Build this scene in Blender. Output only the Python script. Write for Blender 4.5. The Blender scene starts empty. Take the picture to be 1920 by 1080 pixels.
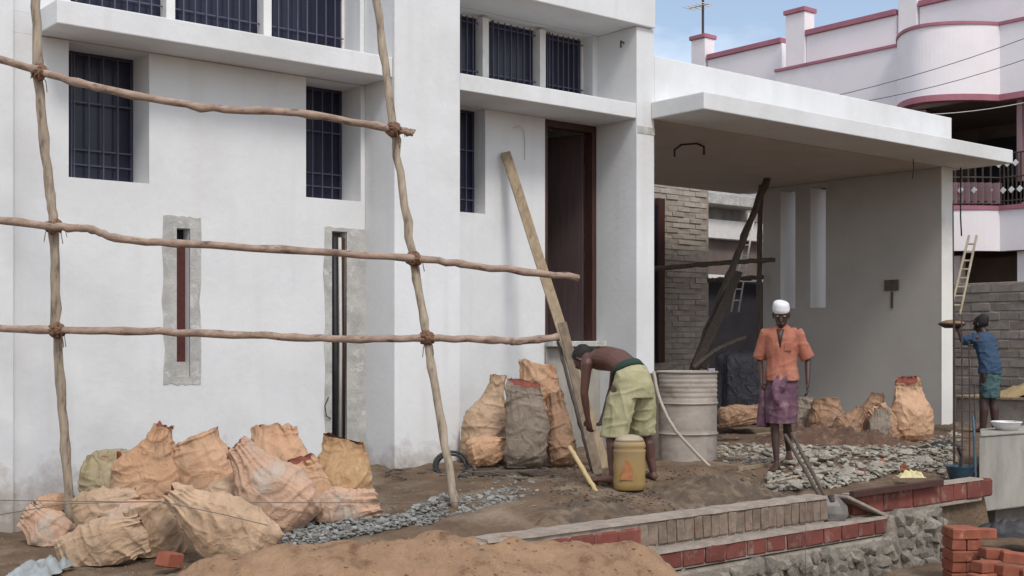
import bpy, math, random
from math import sin, cos, pi, radians, sqrt
from mathutils import Vector, Matrix, noise
random.seed(7)
S = bpy.context.scene
COL = S.collection
V = Vector
# ------------------------------------------------------------ camera, sky, sun, exposure
FX, HC, YH = 2320.0, 1.28, 640.0          # focal length in photo pixels, eye height, horizon row
FW = V((.6353, .7723, 0)); RT = V((.7723, -.6353, 0))
cam_d = bpy.data.cameras.new('camera'); cam = bpy.data.objects.new('camera', cam_d); COL.objects.link(cam)
cam.location = (0, 0, HC); cam.rotation_euler = (radians(90), 0, -math.asin(.6353))
cam_d.sensor_width = 36; cam_d.lens = FX/1920*36; cam_d.shift_y = 100/1920; cam_d.clip_end = 2000
S.camera = cam
SUN_EL, SUN_AZ = radians(50), radians(197)  # azimuth clockwise from +Y, where the sun stands
W = bpy.data.worlds.new('World'); S.world = W; W.use_nodes = True
nt = W.node_tree; nt.nodes.clear()
wo = nt.nodes.new('ShaderNodeOutputWorld'); bg = nt.nodes.new('ShaderNodeBackground')
sky = nt.nodes.new('ShaderNodeTexSky'); sky.sky_type = 'NISHITA'; sky.sun_disc = False
sky.sun_elevation = SUN_EL; sky.sun_rotation = SUN_AZ; sky.air_density = 1.0; sky.dust_density = 1.4; sky.ozone_density = 1.2
tc = nt.nodes.new('ShaderNodeTexCoord'); mp = nt.nodes.new('ShaderNodeMapping'); mp.inputs['Scale'].default_value = (1, 1, 2.6)
ns = nt.nodes.new('ShaderNodeTexNoise'); ns.inputs['Scale'].default_value = 2.6; ns.inputs['Detail'].default_value = 7; ns.inputs['Roughness'].default_value = .55
cr = nt.nodes.new('ShaderNodeValToRGB'); cr.color_ramp.elements[0].position = .38; cr.color_ramp.elements[1].position = .66
cr.color_ramp.elements[0].color = (.1, .1, .1, 1); cr.color_ramp.elements[1].color = (.85, .85, .85, 1)
mx = nt.nodes.new('ShaderNodeMix'); mx.data_type = 'RGBA'
mx.inputs['B'].default_value = (10.0, 10.2, 10.6, 1)
nt.links.new(tc.outputs['Generated'], mp.inputs['Vector']); nt.links.new(mp.outputs['Vector'], ns.inputs['Vector'])
nt.links.new(ns.outputs['Fac'], cr.inputs['Fac']); nt.links.new(cr.outputs['Color'], mx.inputs['Factor'])
nt.links.new(sky.outputs['Color'], mx.inputs['A']); nt.links.new(mx.outputs['Result'], bg.inputs['Color'])
bg.inputs['Strength'].default_value = .1
nt.links.new(bg.outputs[0], wo.inputs['Surface'])
sd = bpy.data.lights.new('sun', 'SUN'); sun = bpy.data.objects.new('sun', sd); COL.objects.link(sun)
sd.energy = 1.3; sd.angle = radians(14); sd.color = (1, .955, .885)
sdir = V((sin(SUN_AZ)*cos(SUN_EL), cos(SUN_AZ)*cos(SUN_EL), sin(SUN_EL)))
sun.rotation_euler = sdir.to_track_quat('Z', 'Y').to_euler(); sun.location = (0, 0, 30)
S.view_settings.view_transform = 'Standard'; S.view_settings.look = 'None'; S.view_settings.gamma = 1
S.view_settings.use_curve_mapping = False; S.view_settings.exposure = 0.58

# ------------------------------------------------------------ helpers
def at(x, y, u=None, v=None, z=None, d=None):
    """world point on a known plane of the site (u, v, z or distance) along a sight line"""
    a = (x-960)/FX; R = FW + RT*a + V((0, 0, (YH-y)/FX))
    if u is not None: t = u/R.x
    elif v is not None: t = v/R.y
    elif z is not None: t = (z-HC)/R.z
    else: t = d
    return V((R.x*t, R.y*t, HC+R.z*t))
def ss(a, b, x):
    t = min(1, max(0, (x-a)/(b-a))); return t*t*(3-2*t)
def nz(x, y=0, z=0): return noise.noise(V((x, y, z)))
def fbm(p, n=4):
    a, f, s = 1, 1, 0
    for i in range(n):
        s += a*noise.noise(p*f); a *= .5; f *= 2.1
    return s

class MB:
    def __init__(s): s.v = []; s.f = []; s.m = []
    def add(s, vs, fs, mi=0):
        o = len(s.v); s.v += [tuple(q) for q in vs]; s.f += [tuple(i+o for i in f) for f in fs]; s.m += [mi]*len(fs); return s
    def box(s, x0, x1, y0, y1, z0, z1, mi=0, M=None):
        vs = [V(p) for p in ((x0,y0,z0),(x1,y0,z0),(x1,y1,z0),(x0,y1,z0),(x0,y0,z1),(x1,y0,z1),(x1,y1,z1),(x0,y1,z1))]
        if M: vs = [M@p for p in vs]
        return s.add(vs, [(0,3,2,1),(4,5,6,7),(0,1,5,4),(1,2,6,5),(2,3,7,6),(3,0,4,7)], mi)
    def loft(s, rings, cap=True, mi=0, close=True):
        n = len(rings[0]); vs = [p for r in rings for p in r]; fs = []
        for i in range(len(rings)-1):
            for j in range(n if close else n-1):
                k = (j+1) % n
                fs.append((i*n+j, i*n+k, (i+1)*n+k, (i+1)*n+j))
        if cap:
            fs.append(tuple(range(n-1, -1, -1))); fs.append(tuple((len(rings)-1)*n+j for j in range(n)))
        return s.add(vs, fs, mi)
    def tube(s, pts, rad, n=8, cap=True, mi=0, round_ends=False):
        pts = [V(p) for p in pts]
        if not hasattr(rad, '__len__'): rad = [rad]*len(pts)
        rad = list(rad)
        if round_ends:
            a = (pts[0]-pts[1]).normalized(); b = (pts[-1]-pts[-2]).normalized()
            r0, r1 = rad[0], rad[-1]
            pts = [pts[0]+a*r0*.98, pts[0]+a*r0*.75]+pts+[pts[-1]+b*r1*.75, pts[-1]+b*r1*.98]
            rad = [r0*.15, r0*.68]+rad+[r1*.68, r1*.15]
        rings = []; ref = None
        for i, p in enumerate(pts):
            t = (pts[min(i+1, len(pts)-1)]-pts[max(i-1, 0)]).normalized()
            if ref is None:
                ref = t.orthogonal().normalized()
            a = (ref-t*ref.dot(t)).normalized(); ref = a; b = t.cross(a)
            rings.append([p+(a*cos(2*pi*k/n)+b*sin(2*pi*k/n))*rad[i] for k in range(n)])
        return s.loft(rings, cap, mi)
    def mesh(s, name, mats, smooth=False):
        me = bpy.data.meshes.new(name); me.from_pydata(s.v, [], s.f)
        for m in (mats if isinstance(mats, (list, tuple)) else [mats]): me.materials.append(m)
        if any(s.m): me.polygons.foreach_set('material_index', s.m)
        if smooth: me.polygons.foreach_set('use_smooth', [True]*len(s.f))
        me.update(); return me
    def build(s, name, mats, parent=None, smooth=False, bevel=0, kind=None, label=None):
        return obj(name, s.mesh(name, mats, smooth), parent, bevel, kind, label)
def obj(name, me, parent=None, bevel=0, kind=None, label=None, loc=None, rot=None):
    o = bpy.data.objects.new(name, me); COL.objects.link(o)
    if loc is not None: o.location = loc
    if rot is not None: o.rotation_euler = rot
    if parent:
        o.parent = parent
        q = parent; mt = Matrix()
        while q: mt = mt @ Matrix() ; q = None
        o.matrix_parent_inverse = wm(parent).inverted()
    if bevel:
        b = o.modifiers.new('bevel', 'BEVEL'); b.width = bevel; b.segments = 2; b.limit_method = 'ANGLE'; b.angle_limit = radians(40)
    if kind: o['kind'] = kind
    if label: o['label'] = label
    return o
def wm(o):
    m = o.matrix_basis.copy()
    if o.parent: m = wm(o.parent) @ o.matrix_parent_inverse @ m
    return m
def tag(o, label, cat, group=None):
    o['label'] = label; o['category'] = cat
    if group: o['group'] = group
    return o
def thing(name, label, cat, loc=(0, 0, 0), group=None, rotz=0):
    o = bpy.data.objects.new(name, None); COL.objects.link(o); o.location = loc; o.rotation_euler = (0, 0, rotz); o.empty_display_size = .1
    return tag(o, label, cat, group)

# ------------------------------------------------------------ materials
def mat(name, c1, c2=None, scale=4, rough=.8, bump=0, bscale=30, c3=None, s3=1.2, t3=(.5, .7), metal=0, spec=.4, detail=6, stretch=None, weave=0, per_obj=0, crease=0, splash=None, streak=None):
    m = bpy.data.materials.new(name); m.use_nodes = True; N = m.node_tree; n = N.nodes; L = N.links
    b = n['Principled BSDF']; b.inputs['Roughness'].default_value = rough; b.inputs['Metallic'].default_value = metal
    b.inputs['Specular IOR Level'].default_value = spec
    tc = n.new('ShaderNodeTexCoord'); src = tc.outputs['Object']
    if stretch:
        mp = n.new('ShaderNodeMapping'); mp.inputs['Scale'].default_value = stretch; L.new(src, mp.inputs['Vector']); src = mp.outputs['Vector']
    if per_obj:
        oi = n.new('ShaderNodeObjectInfo'); cb = n.new('ShaderNodeVectorMath'); cb.operation = 'ADD'
        sc = n.new('ShaderNodeMath'); sc.operation = 'MULTIPLY'; sc.inputs[1].default_value = 37; L.new(oi.outputs['Random'], sc.inputs[0])
        L.new(src, cb.inputs[0]); L.new(sc.outputs[0], cb.inputs[1]); src = cb.outputs[0]
    def noi(sc, det=detail, ro=.6):
        q = n.new('ShaderNodeTexNoise'); q.inputs['Scale'].default_value = sc; q.inputs['Detail'].default_value = det; q.inputs['Roughness'].default_value = ro
        L.new(src, q.inputs['Vector']); return q.outputs['Fac']
    def ramp(f, a, bb):
        r = n.new('ShaderNodeMapRange'); r.inputs[1].default_value = a; r.inputs[2].default_value = bb; r.clamp = True; L.new(f, r.inputs[0]); return r.outputs[0]
    def mix(f, A, B):
        q = n.new('ShaderNodeMix'); q.data_type = 'RGBA'; L.new(f, q.inputs['Factor'])
        for k, X in (('A', A), ('B', B)):
            if isinstance(X, tuple): q.inputs[k].default_value = (*X, 1)
            else: L.new(X, q.inputs[k])
        return q.outputs['Result']
    col = c1
    if c2: col = mix(ramp(noi(scale), .35, .65), c1, c2)
    if c3: col = mix(ramp(noi(s3, 8, .65), *t3), col, c3)
    if streak:
        mq = n.new('ShaderNodeMapping'); mq.inputs['Scale'].default_value = (5, 5, .35); L.new(tc.outputs['Object'], mq.inputs['Vector'])
        q = n.new('ShaderNodeTexNoise'); q.inputs['Scale'].default_value = 1.3; q.inputs['Detail'].default_value = 6; L.new(mq.outputs[0], q.inputs['Vector'])
        col = mix(ramp(q.outputs['Fac'], .54, .80), col, streak)
    if splash:      # soil splashed up the foot of the wall, ragged upper edge
        sx = n.new('ShaderNodeSeparateXYZ'); L.new(tc.outputs['Object'], sx.inputs[0])
        nn = noi(3.5, 8, .7); ad = n.new('ShaderNodeMath'); ad.operation = 'MULTIPLY_ADD'; ad.inputs[1].default_value = -1.3; L.new(nn, ad.inputs[0]); L.new(sx.outputs['Z'], ad.inputs[2])
        mr = n.new('ShaderNodeMapRange'); mr.inputs[1].default_value = -.38; mr.inputs[2].default_value = -.85; mr.inputs[4].default_value = .75; mr.clamp = True; L.new(ad.outputs[0], mr.inputs[0])
        col = mix(mr.outputs[0], col, splash)
    if per_obj:
        hs = n.new('ShaderNodeHueSaturation'); vr = n.new('ShaderNodeMapRange'); vr.inputs[3].default_value = 1-per_obj; vr.inputs[4].default_value = 1+per_obj
        L.new(oi.outputs['Random'], vr.inputs[0]); L.new(vr.outputs[0], hs.inputs['Value'])
        if isinstance(col, tuple): hs.inputs['Color'].default_value = (*col, 1)
        else: L.new(col, hs.inputs['Color'])
        col = hs.outputs['Color']
    if isinstance(col, tuple): b.inputs['Base Color'].default_value = (*col, 1)
    else: L.new(col, b.inputs['Base Color'])
    h = None
    if bump:
        bp = n.new('ShaderNodeBump'); bp.inputs['Strength'].default_value = 1; bp.inputs['Distance'].default_value = bump
        L.new(noi(bscale, 5, .6), bp.inputs['Height']); h = bp
    if weave:
        for ax, sgn in (('X', 0), ('Z', 1)):
            wv = n.new('ShaderNodeTexWave'); wv.bands_direction = ax; wv.inputs['Scale'].default_value = weave; wv.inputs['Distortion'].default_value = .6
            L.new(tc.outputs['Object'], wv.inputs['Vector'])
            b2 = n.new('ShaderNodeBump'); b2.inputs['Strength'].default_value = .5; b2.inputs['Distance'].default_value = .0012; L.new(wv.outputs['Fac'], b2.inputs['Height'])
            if h: L.new(h.outputs[0], b2.inputs['Normal'])
            h = b2
    if crease:
        for sc_, dd in ((3.6, crease), (8.5, crease*.35)):
            dn = n.new('ShaderNodeTexNoise'); dn.inputs['Scale'].default_value = sc_*.8; L.new(src, dn.inputs['Vector'])
            dm = n.new('ShaderNodeVectorMath'); dm.operation = 'MULTIPLY_ADD'; dm.inputs[1].default_value = (.35, .35, .35); L.new(dn.outputs['Color'], dm.inputs[0]); L.new(src, dm.inputs[2])
            sq = n.new('ShaderNodeMapping'); sq.inputs['Rotation'].default_value = (.3, .5, .4); sq.inputs['Scale'].default_value = (1.5, 1, .6); L.new(dm.outputs[0], sq.inputs['Vector'])
            vo = n.new('ShaderNodeTexVoronoi'); vo.feature = 'DISTANCE_TO_EDGE'; vo.inputs['Scale'].default_value = sc_; L.new(sq.outputs[0], vo.inputs['Vector'])
            b3 = n.new('ShaderNodeBump'); b3.invert = True; b3.inputs['Distance'].default_value = dd; L.new(ramp(vo.outputs['Distance'], 0, .16), b3.inputs['Height'])
            if h: L.new(h.outputs[0], b3.inputs['Normal'])
            h = b3
    if h: L.new(h.outputs[0], b.inputs['Normal'])
    return m
M = {}
M['plaster'] = mat('white_plaster', (.715, .725, .73), (.655, .66, .665), 1.3, .85, .004, 14, c3=(.56, .555, .54), s3=.6, t3=(.50, .8), splash=(.24, .18, .13), streak=(.64, .635, .62))
M['plaster2'] = mat('primer_plaster', (.74, .73, .70), (.66, .65, .62), 1.0, .85, .004, 18, c3=(.50, .48, .45), s3=.7, t3=(.55, .8))
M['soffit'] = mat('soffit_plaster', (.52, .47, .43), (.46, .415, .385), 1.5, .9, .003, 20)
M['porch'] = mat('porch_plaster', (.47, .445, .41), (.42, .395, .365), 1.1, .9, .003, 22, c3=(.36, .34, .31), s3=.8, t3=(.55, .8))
M['cement'] = mat('raw_cement', (.50, .49, .46), (.36, .355, .335), 7, .95, .008, 45, c3=(.55, .54, .52), s3=9, t3=(.55, .62))
M['concrete'] = mat('old_concrete', (.36, .34, .30), (.24, .225, .20), 3, .95, .006, 35, c3=(.17, .16, .13), s3=2, t3=(.55, .75), stretch=(1, 1, .35))
M['glass'] = mat('dark_glass', (.012, .013, .032), (.018, .018, .04), 2, .28, spec=.35)
M['white_paint'] = mat('white_paint', (.74, .73, .71), (.66, .65, .63), 5, .5)
M['grille'] = mat('grille_steel', (.035, .036, .06), None, rough=.55)
M['wood_dark'] = mat('door_wood', (.07, .028, .02), (.045, .018, .014), 5, .5, .001, 40, stretch=(8, 8, .6))
M['leaf'] = mat('door_leaf_wood', (.085, .055, .055), (.06, .04, .042), 4, .55, stretch=(6, 6, .5))
M['brick'] = mat('red_brick', (.185, .052, .038), (.135, .042, .032), 9, .9, .004, 60, c3=(.22, .15, .12), s3=7, t3=(.54, .68), per_obj=.2)
M['brick_new'] = mat('orange_brick', (.30, .095, .055), (.21, .066, .04), 9, .9, .003, 60, c3=(.5, .24, .15), s3=6, t3=(.6, .75), per_obj=.14)
M['brick_grey'] = mat('mortar_smeared_brick', (.24, .185, .14), (.15, .11, .085), 12, .95, .007, 50, c3=(.22, .09, .06), s3=9, t3=(.57, .68), per_obj=.15)
M['brick_pale'] = mat('pale_brick', (.38, .34, .29), (.30, .265, .225), 8, .95, .005, 40, per_obj=.12)
M['block'] = mat('grey_block', (.26, .235, .215), (.19, .17, .155), 8, .95, .005, 40, per_obj=.15)
M['mortar'] = mat('mortar', (.36, .30, .25), (.25, .21, .175), 8, .95, .012, 30)
M['mortar_dark'] = mat('mortar_dark', (.17, .15, .13), (.12, .105, .09), 8, .95, .01, 30)
M['footing'] = mat('footing_mortar', (.29, .25, .20), (.18, .155, .125), 9, .95, .02, 25, c3=(.34, .31, .26), s3=5, t3=(.52, .7))
M['stone'] = mat('rubble_stone', (.27, .24, .20), (.17, .15, .122), 10, .9, .008, 30, c3=(.34, .31, .27), s3=6, t3=(.58, .7), per_obj=.25)
M['gravel'] = mat('grey_gravel', (.27, .265, .245), (.18, .175, .16), 14, .9, .004, 60, c3=(.40, .40, .38), s3=9, t3=(.5, .62), per_obj=.2)
M['rubble'] = mat('cement_rubble', (.37, .34, .28), (.22, .19, .155), 12, .95, .004, 50, c3=(.48, .45, .38), s3=7, t3=(.52, .64), per_obj=.2)
M['dirt'] = mat('site_soil', (.165, .108, .066), (.10, .066, .041), 2.5, .95, .03, 22, c3=(.25, .19, .135), s3=1.5, t3=(.5, .68), detail=10)
M['mud'] = mat('wet_soil', (.125, .088, .06), (.085, .06, .042), 9, .9, .02, 30, c3=(.2, .15, .1), s3=6, t3=(.5, .65))
M['clod'] = mat('sand_clod', (.22, .135, .08), (.32, .21, .125), 9, .95)
M['sand'] = mat('river_sand', (.35, .22, .13), (.25, .15, .088), 5, .95, .03, 30, c3=(.16, .085, .045), s3=5, t3=(.56, .70), detail=9)  # dark patches put the shadows of lumps into the colour
M['sack_or'] = mat('orange_woven_sack', (.58, .36, .225), (.48, .275, .155), 3, .62, .009, 13, c3=(.38, .25, .16), s3=4, t3=(.5, .7), weave=160, crease=.0075, per_obj=.08)
M['sack_be'] = mat('beige_woven_sack', (.57, .40, .27), (.44, .295, .185), 3, .65, .011, 13, c3=(.40, .29, .19), s3=4, t3=(.55, .72), weave=160, crease=.0075, per_obj=.08)
M['sack_pk'] = mat('pinkish_woven_sack', (.58, .37, .25), (.50, .31, .21), 4, .65, .011, 13, c3=(.48, .42, .35), s3=3.5, t3=(.48, .66), weave=160, crease=.0075)
M['sack_go'] = mat('golden_woven_sack', (.48, .30, .155), (.37, .22, .11), 6, .6, .011, 13, c3=(.60, .40, .22), s3=6, t3=(.54, .68), weave=160, crease=.0075)
M['sack_gr'] = mat('greyed_woven_sack', (.27, .215, .165), (.21, .165, .125), 6, .75, .011, 13, c3=(.34, .28, .22), s3=4, t3=(.5, .7), weave=160, crease=.0075)
M['sack_dk'] = mat('dirty_woven_sack', (.36, .215, .13), (.26, .15, .09), 6, .7, .011, 13, c3=(.45, .3, .2), s3=4, t3=(.55, .7), weave=160, crease=.0075)
M['sack_ol'] = mat('olive_woven_sack', (.40, .33, .20), (.32, .26, .15), 6, .7, .011, 13, c3=(.5, .42, .3), s3=4, t3=(.5, .7), weave=160, crease=.0075)
M['red_in'] = mat('sack_contents_red', (.28, .08, .05), (.16, .05, .035), 14, .9, .01, 40)
M['dark_in'] = mat('sack_contents_dark', (.055, .045, .05), (.10, .09, .10), 20, .9, .015, 40)
M['bamboo'] = mat('weathered_pole', (.42, .345, .26), (.25, .195, .145), 9, .8, .006, 60, c3=(.14, .10, .075), s3=9, t3=(.56, .68), stretch=(2.5, 2.5, .5))
M['bamboo2'] = mat('pinkish_pole', (.40, .29, .225), (.24, .165, .125), 9, .8, .006, 60, c3=(.12, .08, .065), s3=8, t3=(.54, .66), stretch=(.7, 1.6, 2.2))
M['rope'] = mat('coir_rope', (.22, .12, .075), (.13, .07, .045), 40, .95, .004, 80)
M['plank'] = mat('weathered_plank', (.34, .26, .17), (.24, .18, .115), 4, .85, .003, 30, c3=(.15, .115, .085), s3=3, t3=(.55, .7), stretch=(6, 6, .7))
M['plank_shaded'] = mat('shaded_plank', (.21, .155, .105), (.14, .105, .075), 4, .85, .003, 30, c3=(.09, .07, .055), s3=3, t3=(.5, .7), stretch=(6, 6, .7))  # plank wood darkened, a shadowed side put into its colour
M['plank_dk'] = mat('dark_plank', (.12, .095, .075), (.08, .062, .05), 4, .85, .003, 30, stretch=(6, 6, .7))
M['hose'] = mat('muddy_pale_hose', (.42, .36, .29), (.30, .25, .2), 5, .6)
M['black'] = mat('black_rubber', (.018, .018, .02), (.03, .03, .032), 6, .55)
M['tarp'] = mat('black_tarpaulin', (.012, .012, .018), (.02, .02, .028), 6, .7, crease=.01)
M['iron'] = mat('rebar_steel', (.07, .05, .045), (.045, .035, .03), 20, .75)
M['pipe_w'] = mat('grey_white_conduit', (.55, .54, .50), (.45, .43, .4), 5, .5)
M['drum'] = mat('old_drum_paint', (.42, .37, .32), (.32, .275, .235), 4, .7, .004, 14, c3=(.22, .155, .12), s3=3, t3=(.55, .72), metal=.15, stretch=(1, 1, 1.8))
M['yellow'] = mat('yellow_plastic', (.34, .225, .08), (.26, .165, .055), 5, .6, c3=(.27, .20, .12), s3=4, t3=(.42, .6))
M['whitep'] = mat('dull_white_plastic', (.40, .34, .25), (.30, .24, .17), 6, .5)
M['redp'] = mat('faded_red_print', (.30, .09, .04), (.38, .18, .07), 18, .6)
M['skin'] = mat('brown_skin', (.105, .048, .036), (.085, .038, .028), 6, .48, .001, 60, spec=.45)
M['skin_dk'] = mat('dark_brown_skin', (.062, .031, .024), (.045, .023, .018), 6, .5, .001, 60)
M['hair'] = mat('black_hair', (.012, .009, .009), (.02, .015, .014), 40, .7, .006, 90)
M['eye'] = mat('eye_white', (.5, .45, .4), None, rough=.3)
M['cap'] = mat('white_cloth', (.72, .71, .72), (.62, .61, .63), 12, .9, .003, 50)
M['shirt'] = mat('orange_shirt_cloth', (.40, .15, .095), (.33, .115, .075), 8, .85, .003, 40, c3=(.42, .21, .15), s3=5, t3=(.5, .7))
M['lungi'] = mat('purple_checked_cloth', (.15, .075, .105), (.095, .047, .072), 12, .9, .003, 40, c3=(.25, .15, .17), s3=8, t3=(.5, .65))
M['shorts'] = mat('olive_khaki_cloth', (.40, .37, .225), (.32, .295, .17), 6, .9, .004, 30, c3=(.28, .26, .12), s3=5, t3=(.55, .7))
M['green'] = mat('dark_green_cloth', (.02, .045, .03), None, rough=.9)
M['blue'] = mat('blue_cotton', (.04, .075, .13), (.03, .055, .10), 8, .9, .004, 40)
M['teal'] = mat('teal_cloth', (.07, .13, .13), (.04, .08, .085), 12, .9, .004, 40)
M['maroon'] = mat('recess_brickwork', (.11, .035, .032), (.075, .028, .026), 20, .95, .004, 60)
M['pink_wall'] = mat('pale_pink_paint', (.80, .755, .77), (.75, .705, .72), .8, .85, .003, 14, c3=(.66, .61, .62), s3=.6, t3=(.5, .8))
M['pink_trim'] = mat('rose_trim_paint', (.38, .15, .19), (.31, .115, .15), 3, .7)
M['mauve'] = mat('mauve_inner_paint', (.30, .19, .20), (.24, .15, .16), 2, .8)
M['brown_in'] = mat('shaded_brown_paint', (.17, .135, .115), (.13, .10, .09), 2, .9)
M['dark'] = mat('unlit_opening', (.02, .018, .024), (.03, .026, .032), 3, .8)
M['bluep'] = mat('blue_plastic', (.045, .09, .125), (.03, .06, .09), 6, .4)
M['wire'] = mat('black_wire', (.03, .03, .03), None, rough=.6)
M['string'] = mat('grey_string', (.18, .15, .13), None, rough=.9)
M['rag'] = mat('pale_plastic_rag', (.33, .36, .36), (.24, .26, .26), 9, .5)
M['yellow_rag'] = mat('pale_yellow_plastic', (.62, .55, .3), (.5, .43, .22), 12, .6)

# ------------------------------------------------------------ ground
V_ST = 6.42
def G(u, v):
    site = -.33*(1-ss(3.4, 7.3, u)) - .04*ss(12, 14, v)*0
    site += .035*nz(u*.7, v*.7, 3)
    site += .11*math.exp(-((u-8.45)**2/.5+(v-7.9)**2/.12))*(.8+.5*nz(u*3, v*3, 1))   # wet soil heap beside the drum
    site += .09*math.exp(-((u-10.6)**2/1.8+(v-8.1)**2/.25))                            # rubble bed
    site -= .15*(1-ss(6.7, 7.9, v))*ss(4.5, 6, u)
    site += .10*math.exp(-((u-4.75)**2/.9+(v-7.65)**2/.12))                            # gravel heap
    wallside = ss(V_ST+.12, V_ST+.20, v); leftside = ss(4.6, 8.0, v)
    a = ss(4.6, 6.0, u)
    t = leftside*(1-a)+wallside*a
    if u > 11.5: t = t*(1-ss(11.55, 11.75, u)) + ss(6.95, 7.2, v)*ss(11.55, 11.75, u)
    z = -.75*(1-t)+site*t
    return z
def G2(u, v):
    d = G(u, v)
    return d + .030*fbm(V((u*3.3, v*3.3, 0)), 5) + .010*nz(u*13, v*13, 5)
def axis(lo, hi, segs):
    out = [lo]
    for (b, st) in segs:
        while out[-1] < b-1e-6: out.append(min(b, out[-1]+st))
    return out
us = axis(-900, 900, [(-100, 100), (-20, 10), (0, 1), (2.4, .2), (13.5, .045), (18, .1), (30, .5), (100, 10), (900, 100)])
vs_ = axis(-900, 900, [(-100, 100), (-20, 10), (3, 1), (6.2, .1), (6.6, .03), (11.2, .045), (16, .12), (30, .6), (100, 10), (900, 100)])
mb = MB(); nv = len(vs_)
for u in us:
    for v in vs_:
        far = max(abs(u), abs(v)) > 31
        mb.v.append((u, v, G2(u, v) if not far else (-.05 if v > 7 else -.75)))
for i in range(len(us)-1):
    for j in range(nv-1):
        mb.f.append((i*nv+j, (i+1)*nv+j, (i+1)*nv+j+1, i*nv+j+1)); mb.m.append(0)
mb.build('ground', M['dirt'], smooth=True, kind='structure')

# ------------------------------------------------------------ main house
VF, VA, VD = 10.405, 10.951, 11.067
UBL, UBR, UCL, UCR = 7.025, 7.854, 10.478, 10.777
Z1, Z2, ZB, ZR = 3.945, 4.125, 5.03, 6.3
house = thing('white_house', 'unfinished white plastered two storey house with flat sunshades and a car porch', 'house', (7, 12, 0))
def wall_holes(name, mt, parent, a0, a1, z0, z1, b0, b1, holes, along='u', bevel=.006):
    """one wall slab with real openings; b0 is its front plane, b1 its back plane"""
    A = sorted({a0, a1, *[h[0] for h in holes], *[h[1] for h in holes]}); Zs = sorted({z0, z1, *[h[2] for h in holes], *[h[3] for h in holes]})
    def solid(i, k):
        if i < 0 or k < 0 or i >= len(A)-1 or k >= len(Zs)-1: return False
        ca, cz = (A[i]+A[i+1])/2, (Zs[k]+Zs[k+1])/2
        return not any(h[0] < ca < h[1] and h[2] < cz < h[3] for h in holes)
    idx = {}; vs = []; fs = []
    def vid(i, k, s):
        if (i, k, s) not in idx:
            idx[(i, k, s)] = len(vs); b = (b0, b1)[s]
            vs.append((A[i], b, Zs[k]) if along == 'u' else (b, A[i], Zs[k]))
        return idx[(i, k, s)]
    for i in range(len(A)-1):
        for k in range(len(Zs)-1):
            if not solid(i, k): continue
            fs.append((vid(i,k,0), vid(i+1,k,0), vid(i+1,k+1,0), vid(i,k+1,0)))
            fs.append((vid(i,k,1), vid(i,k+1,1), vid(i+1,k+1,1), vid(i+1,k,1)))
            if not solid(i-1, k): fs.append((vid(i,k,0), vid(i,k+1,0), vid(i,k+1,1), vid(i,k,1)))
            if not solid(i+1, k): fs.append((vid(i+1,k,0), vid(i+1,k,1), vid(i+1,k+1,1), vid(i+1,k+1,0)))
            if not solid(i, k-1): fs.append((vid(i,k,0), vid(i,k,1), vid(i+1,k,1), vid(i+1,k,0)))
            if not solid(i, k+1): fs.append((vid(i,k+1,0), vid(i+1,k+1,0), vid(i+1,k+1,1), vid(i,k+1,1)))
    if along == 'v': fs = [f[::-1] for f in fs]
    m = MB(); m.add(vs, fs)
    return m.build(name, mt, parent, bevel=bevel)
def bx(name, mt, parent, *b, bevel=.008, **k):
    return MB().box(*b).build(name, mt, parent, bevel=bevel, **k)
w1 = (at(129, 300, v=VA).x, 4.672, 2.735, Z1-.004); w2 = (at(574, 300, v=VA).x, 6.97, 2.735, Z1-.004)
up = (3.95, 6.97, 4.22, 5.7)
ch1 = (at(331, 500, v=VA).x, at(356, 500, v=VA).x); ch1z = (at(340, 706, v=VA).z, at(340, 428, v=VA).z)
ch2 = (at(622, 500, v=VA).x, at(650, 500, v=VA).x); ch2z = (at(636, 838, v=VA).z, at(636, 434, v=VA).z)
wall_holes('wall', M['plaster'], house, -3, UBL-.003, -.8, Z1, VA, VA+.47, [w1, w2, (*ch1, *ch1z), (*ch2, *ch2z)])
wall_holes('wall', M['plaster'], house, -3, UBL-.003, Z2+.004, ZR, VA+.01, VA+.47, [up])
bx('wall', M['plaster'], house, -3, 3.64, VA+.002, VA+.47, Z1+.002, Z2+.002, bevel=0)
bx('pilaster', M['plaster'], house, -3, at(26, 300, v=VA-.1).x, VA-.10, VA-.003, -.8, ZR)
bx('column', M['plaster'], house, UBL, UBR, VF, 11.6, -.6, ZR)
bx('column', M['plaster'], house, UCL, UCR, VF, VD+.3, -.6, ZB-.003)
bx('sunshade', M['plaster'], house, 3.645, UBL-.003, VF+.03, VA+.05, Z1+.005, 4.155, bevel=.01)
bx('sunshade', M['plaster'], house, UBR+.003, UCL-.003, VF+.004, VD+.1, 3.927, 4.107, bevel=.01)
bx('roof_beam', M['plaster'], house, UBR+.003, UCR-.03, VF-.05, VD+.3, ZB, ZR-.004, bevel=.01)
sl = (8.05, 8.711, 2.73, 3.922); dr = (9.611, UCL-.003, 1.283, 3.922); up2 = (8.0, UCL-.09, 4.27, ZB-.01)
wall_holes('wall', M['plaster'], house, UBR+.003, UCL-.003, -.5, 3.924, VD, VD+.28, [sl, dr])
wall_holes('wall', M['plaster'], house, UBR+.003, UCL-.003, 4.11, ZB-.003, VD+.005, VD+.28, [up2])
# collar band where column and lintel meet
bx('collar_band', M['cement'], house, UCL+.01, UCR+.004, VF-.006, VF+.1, Z1-.19, Z1-.10, bevel=.003)
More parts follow.
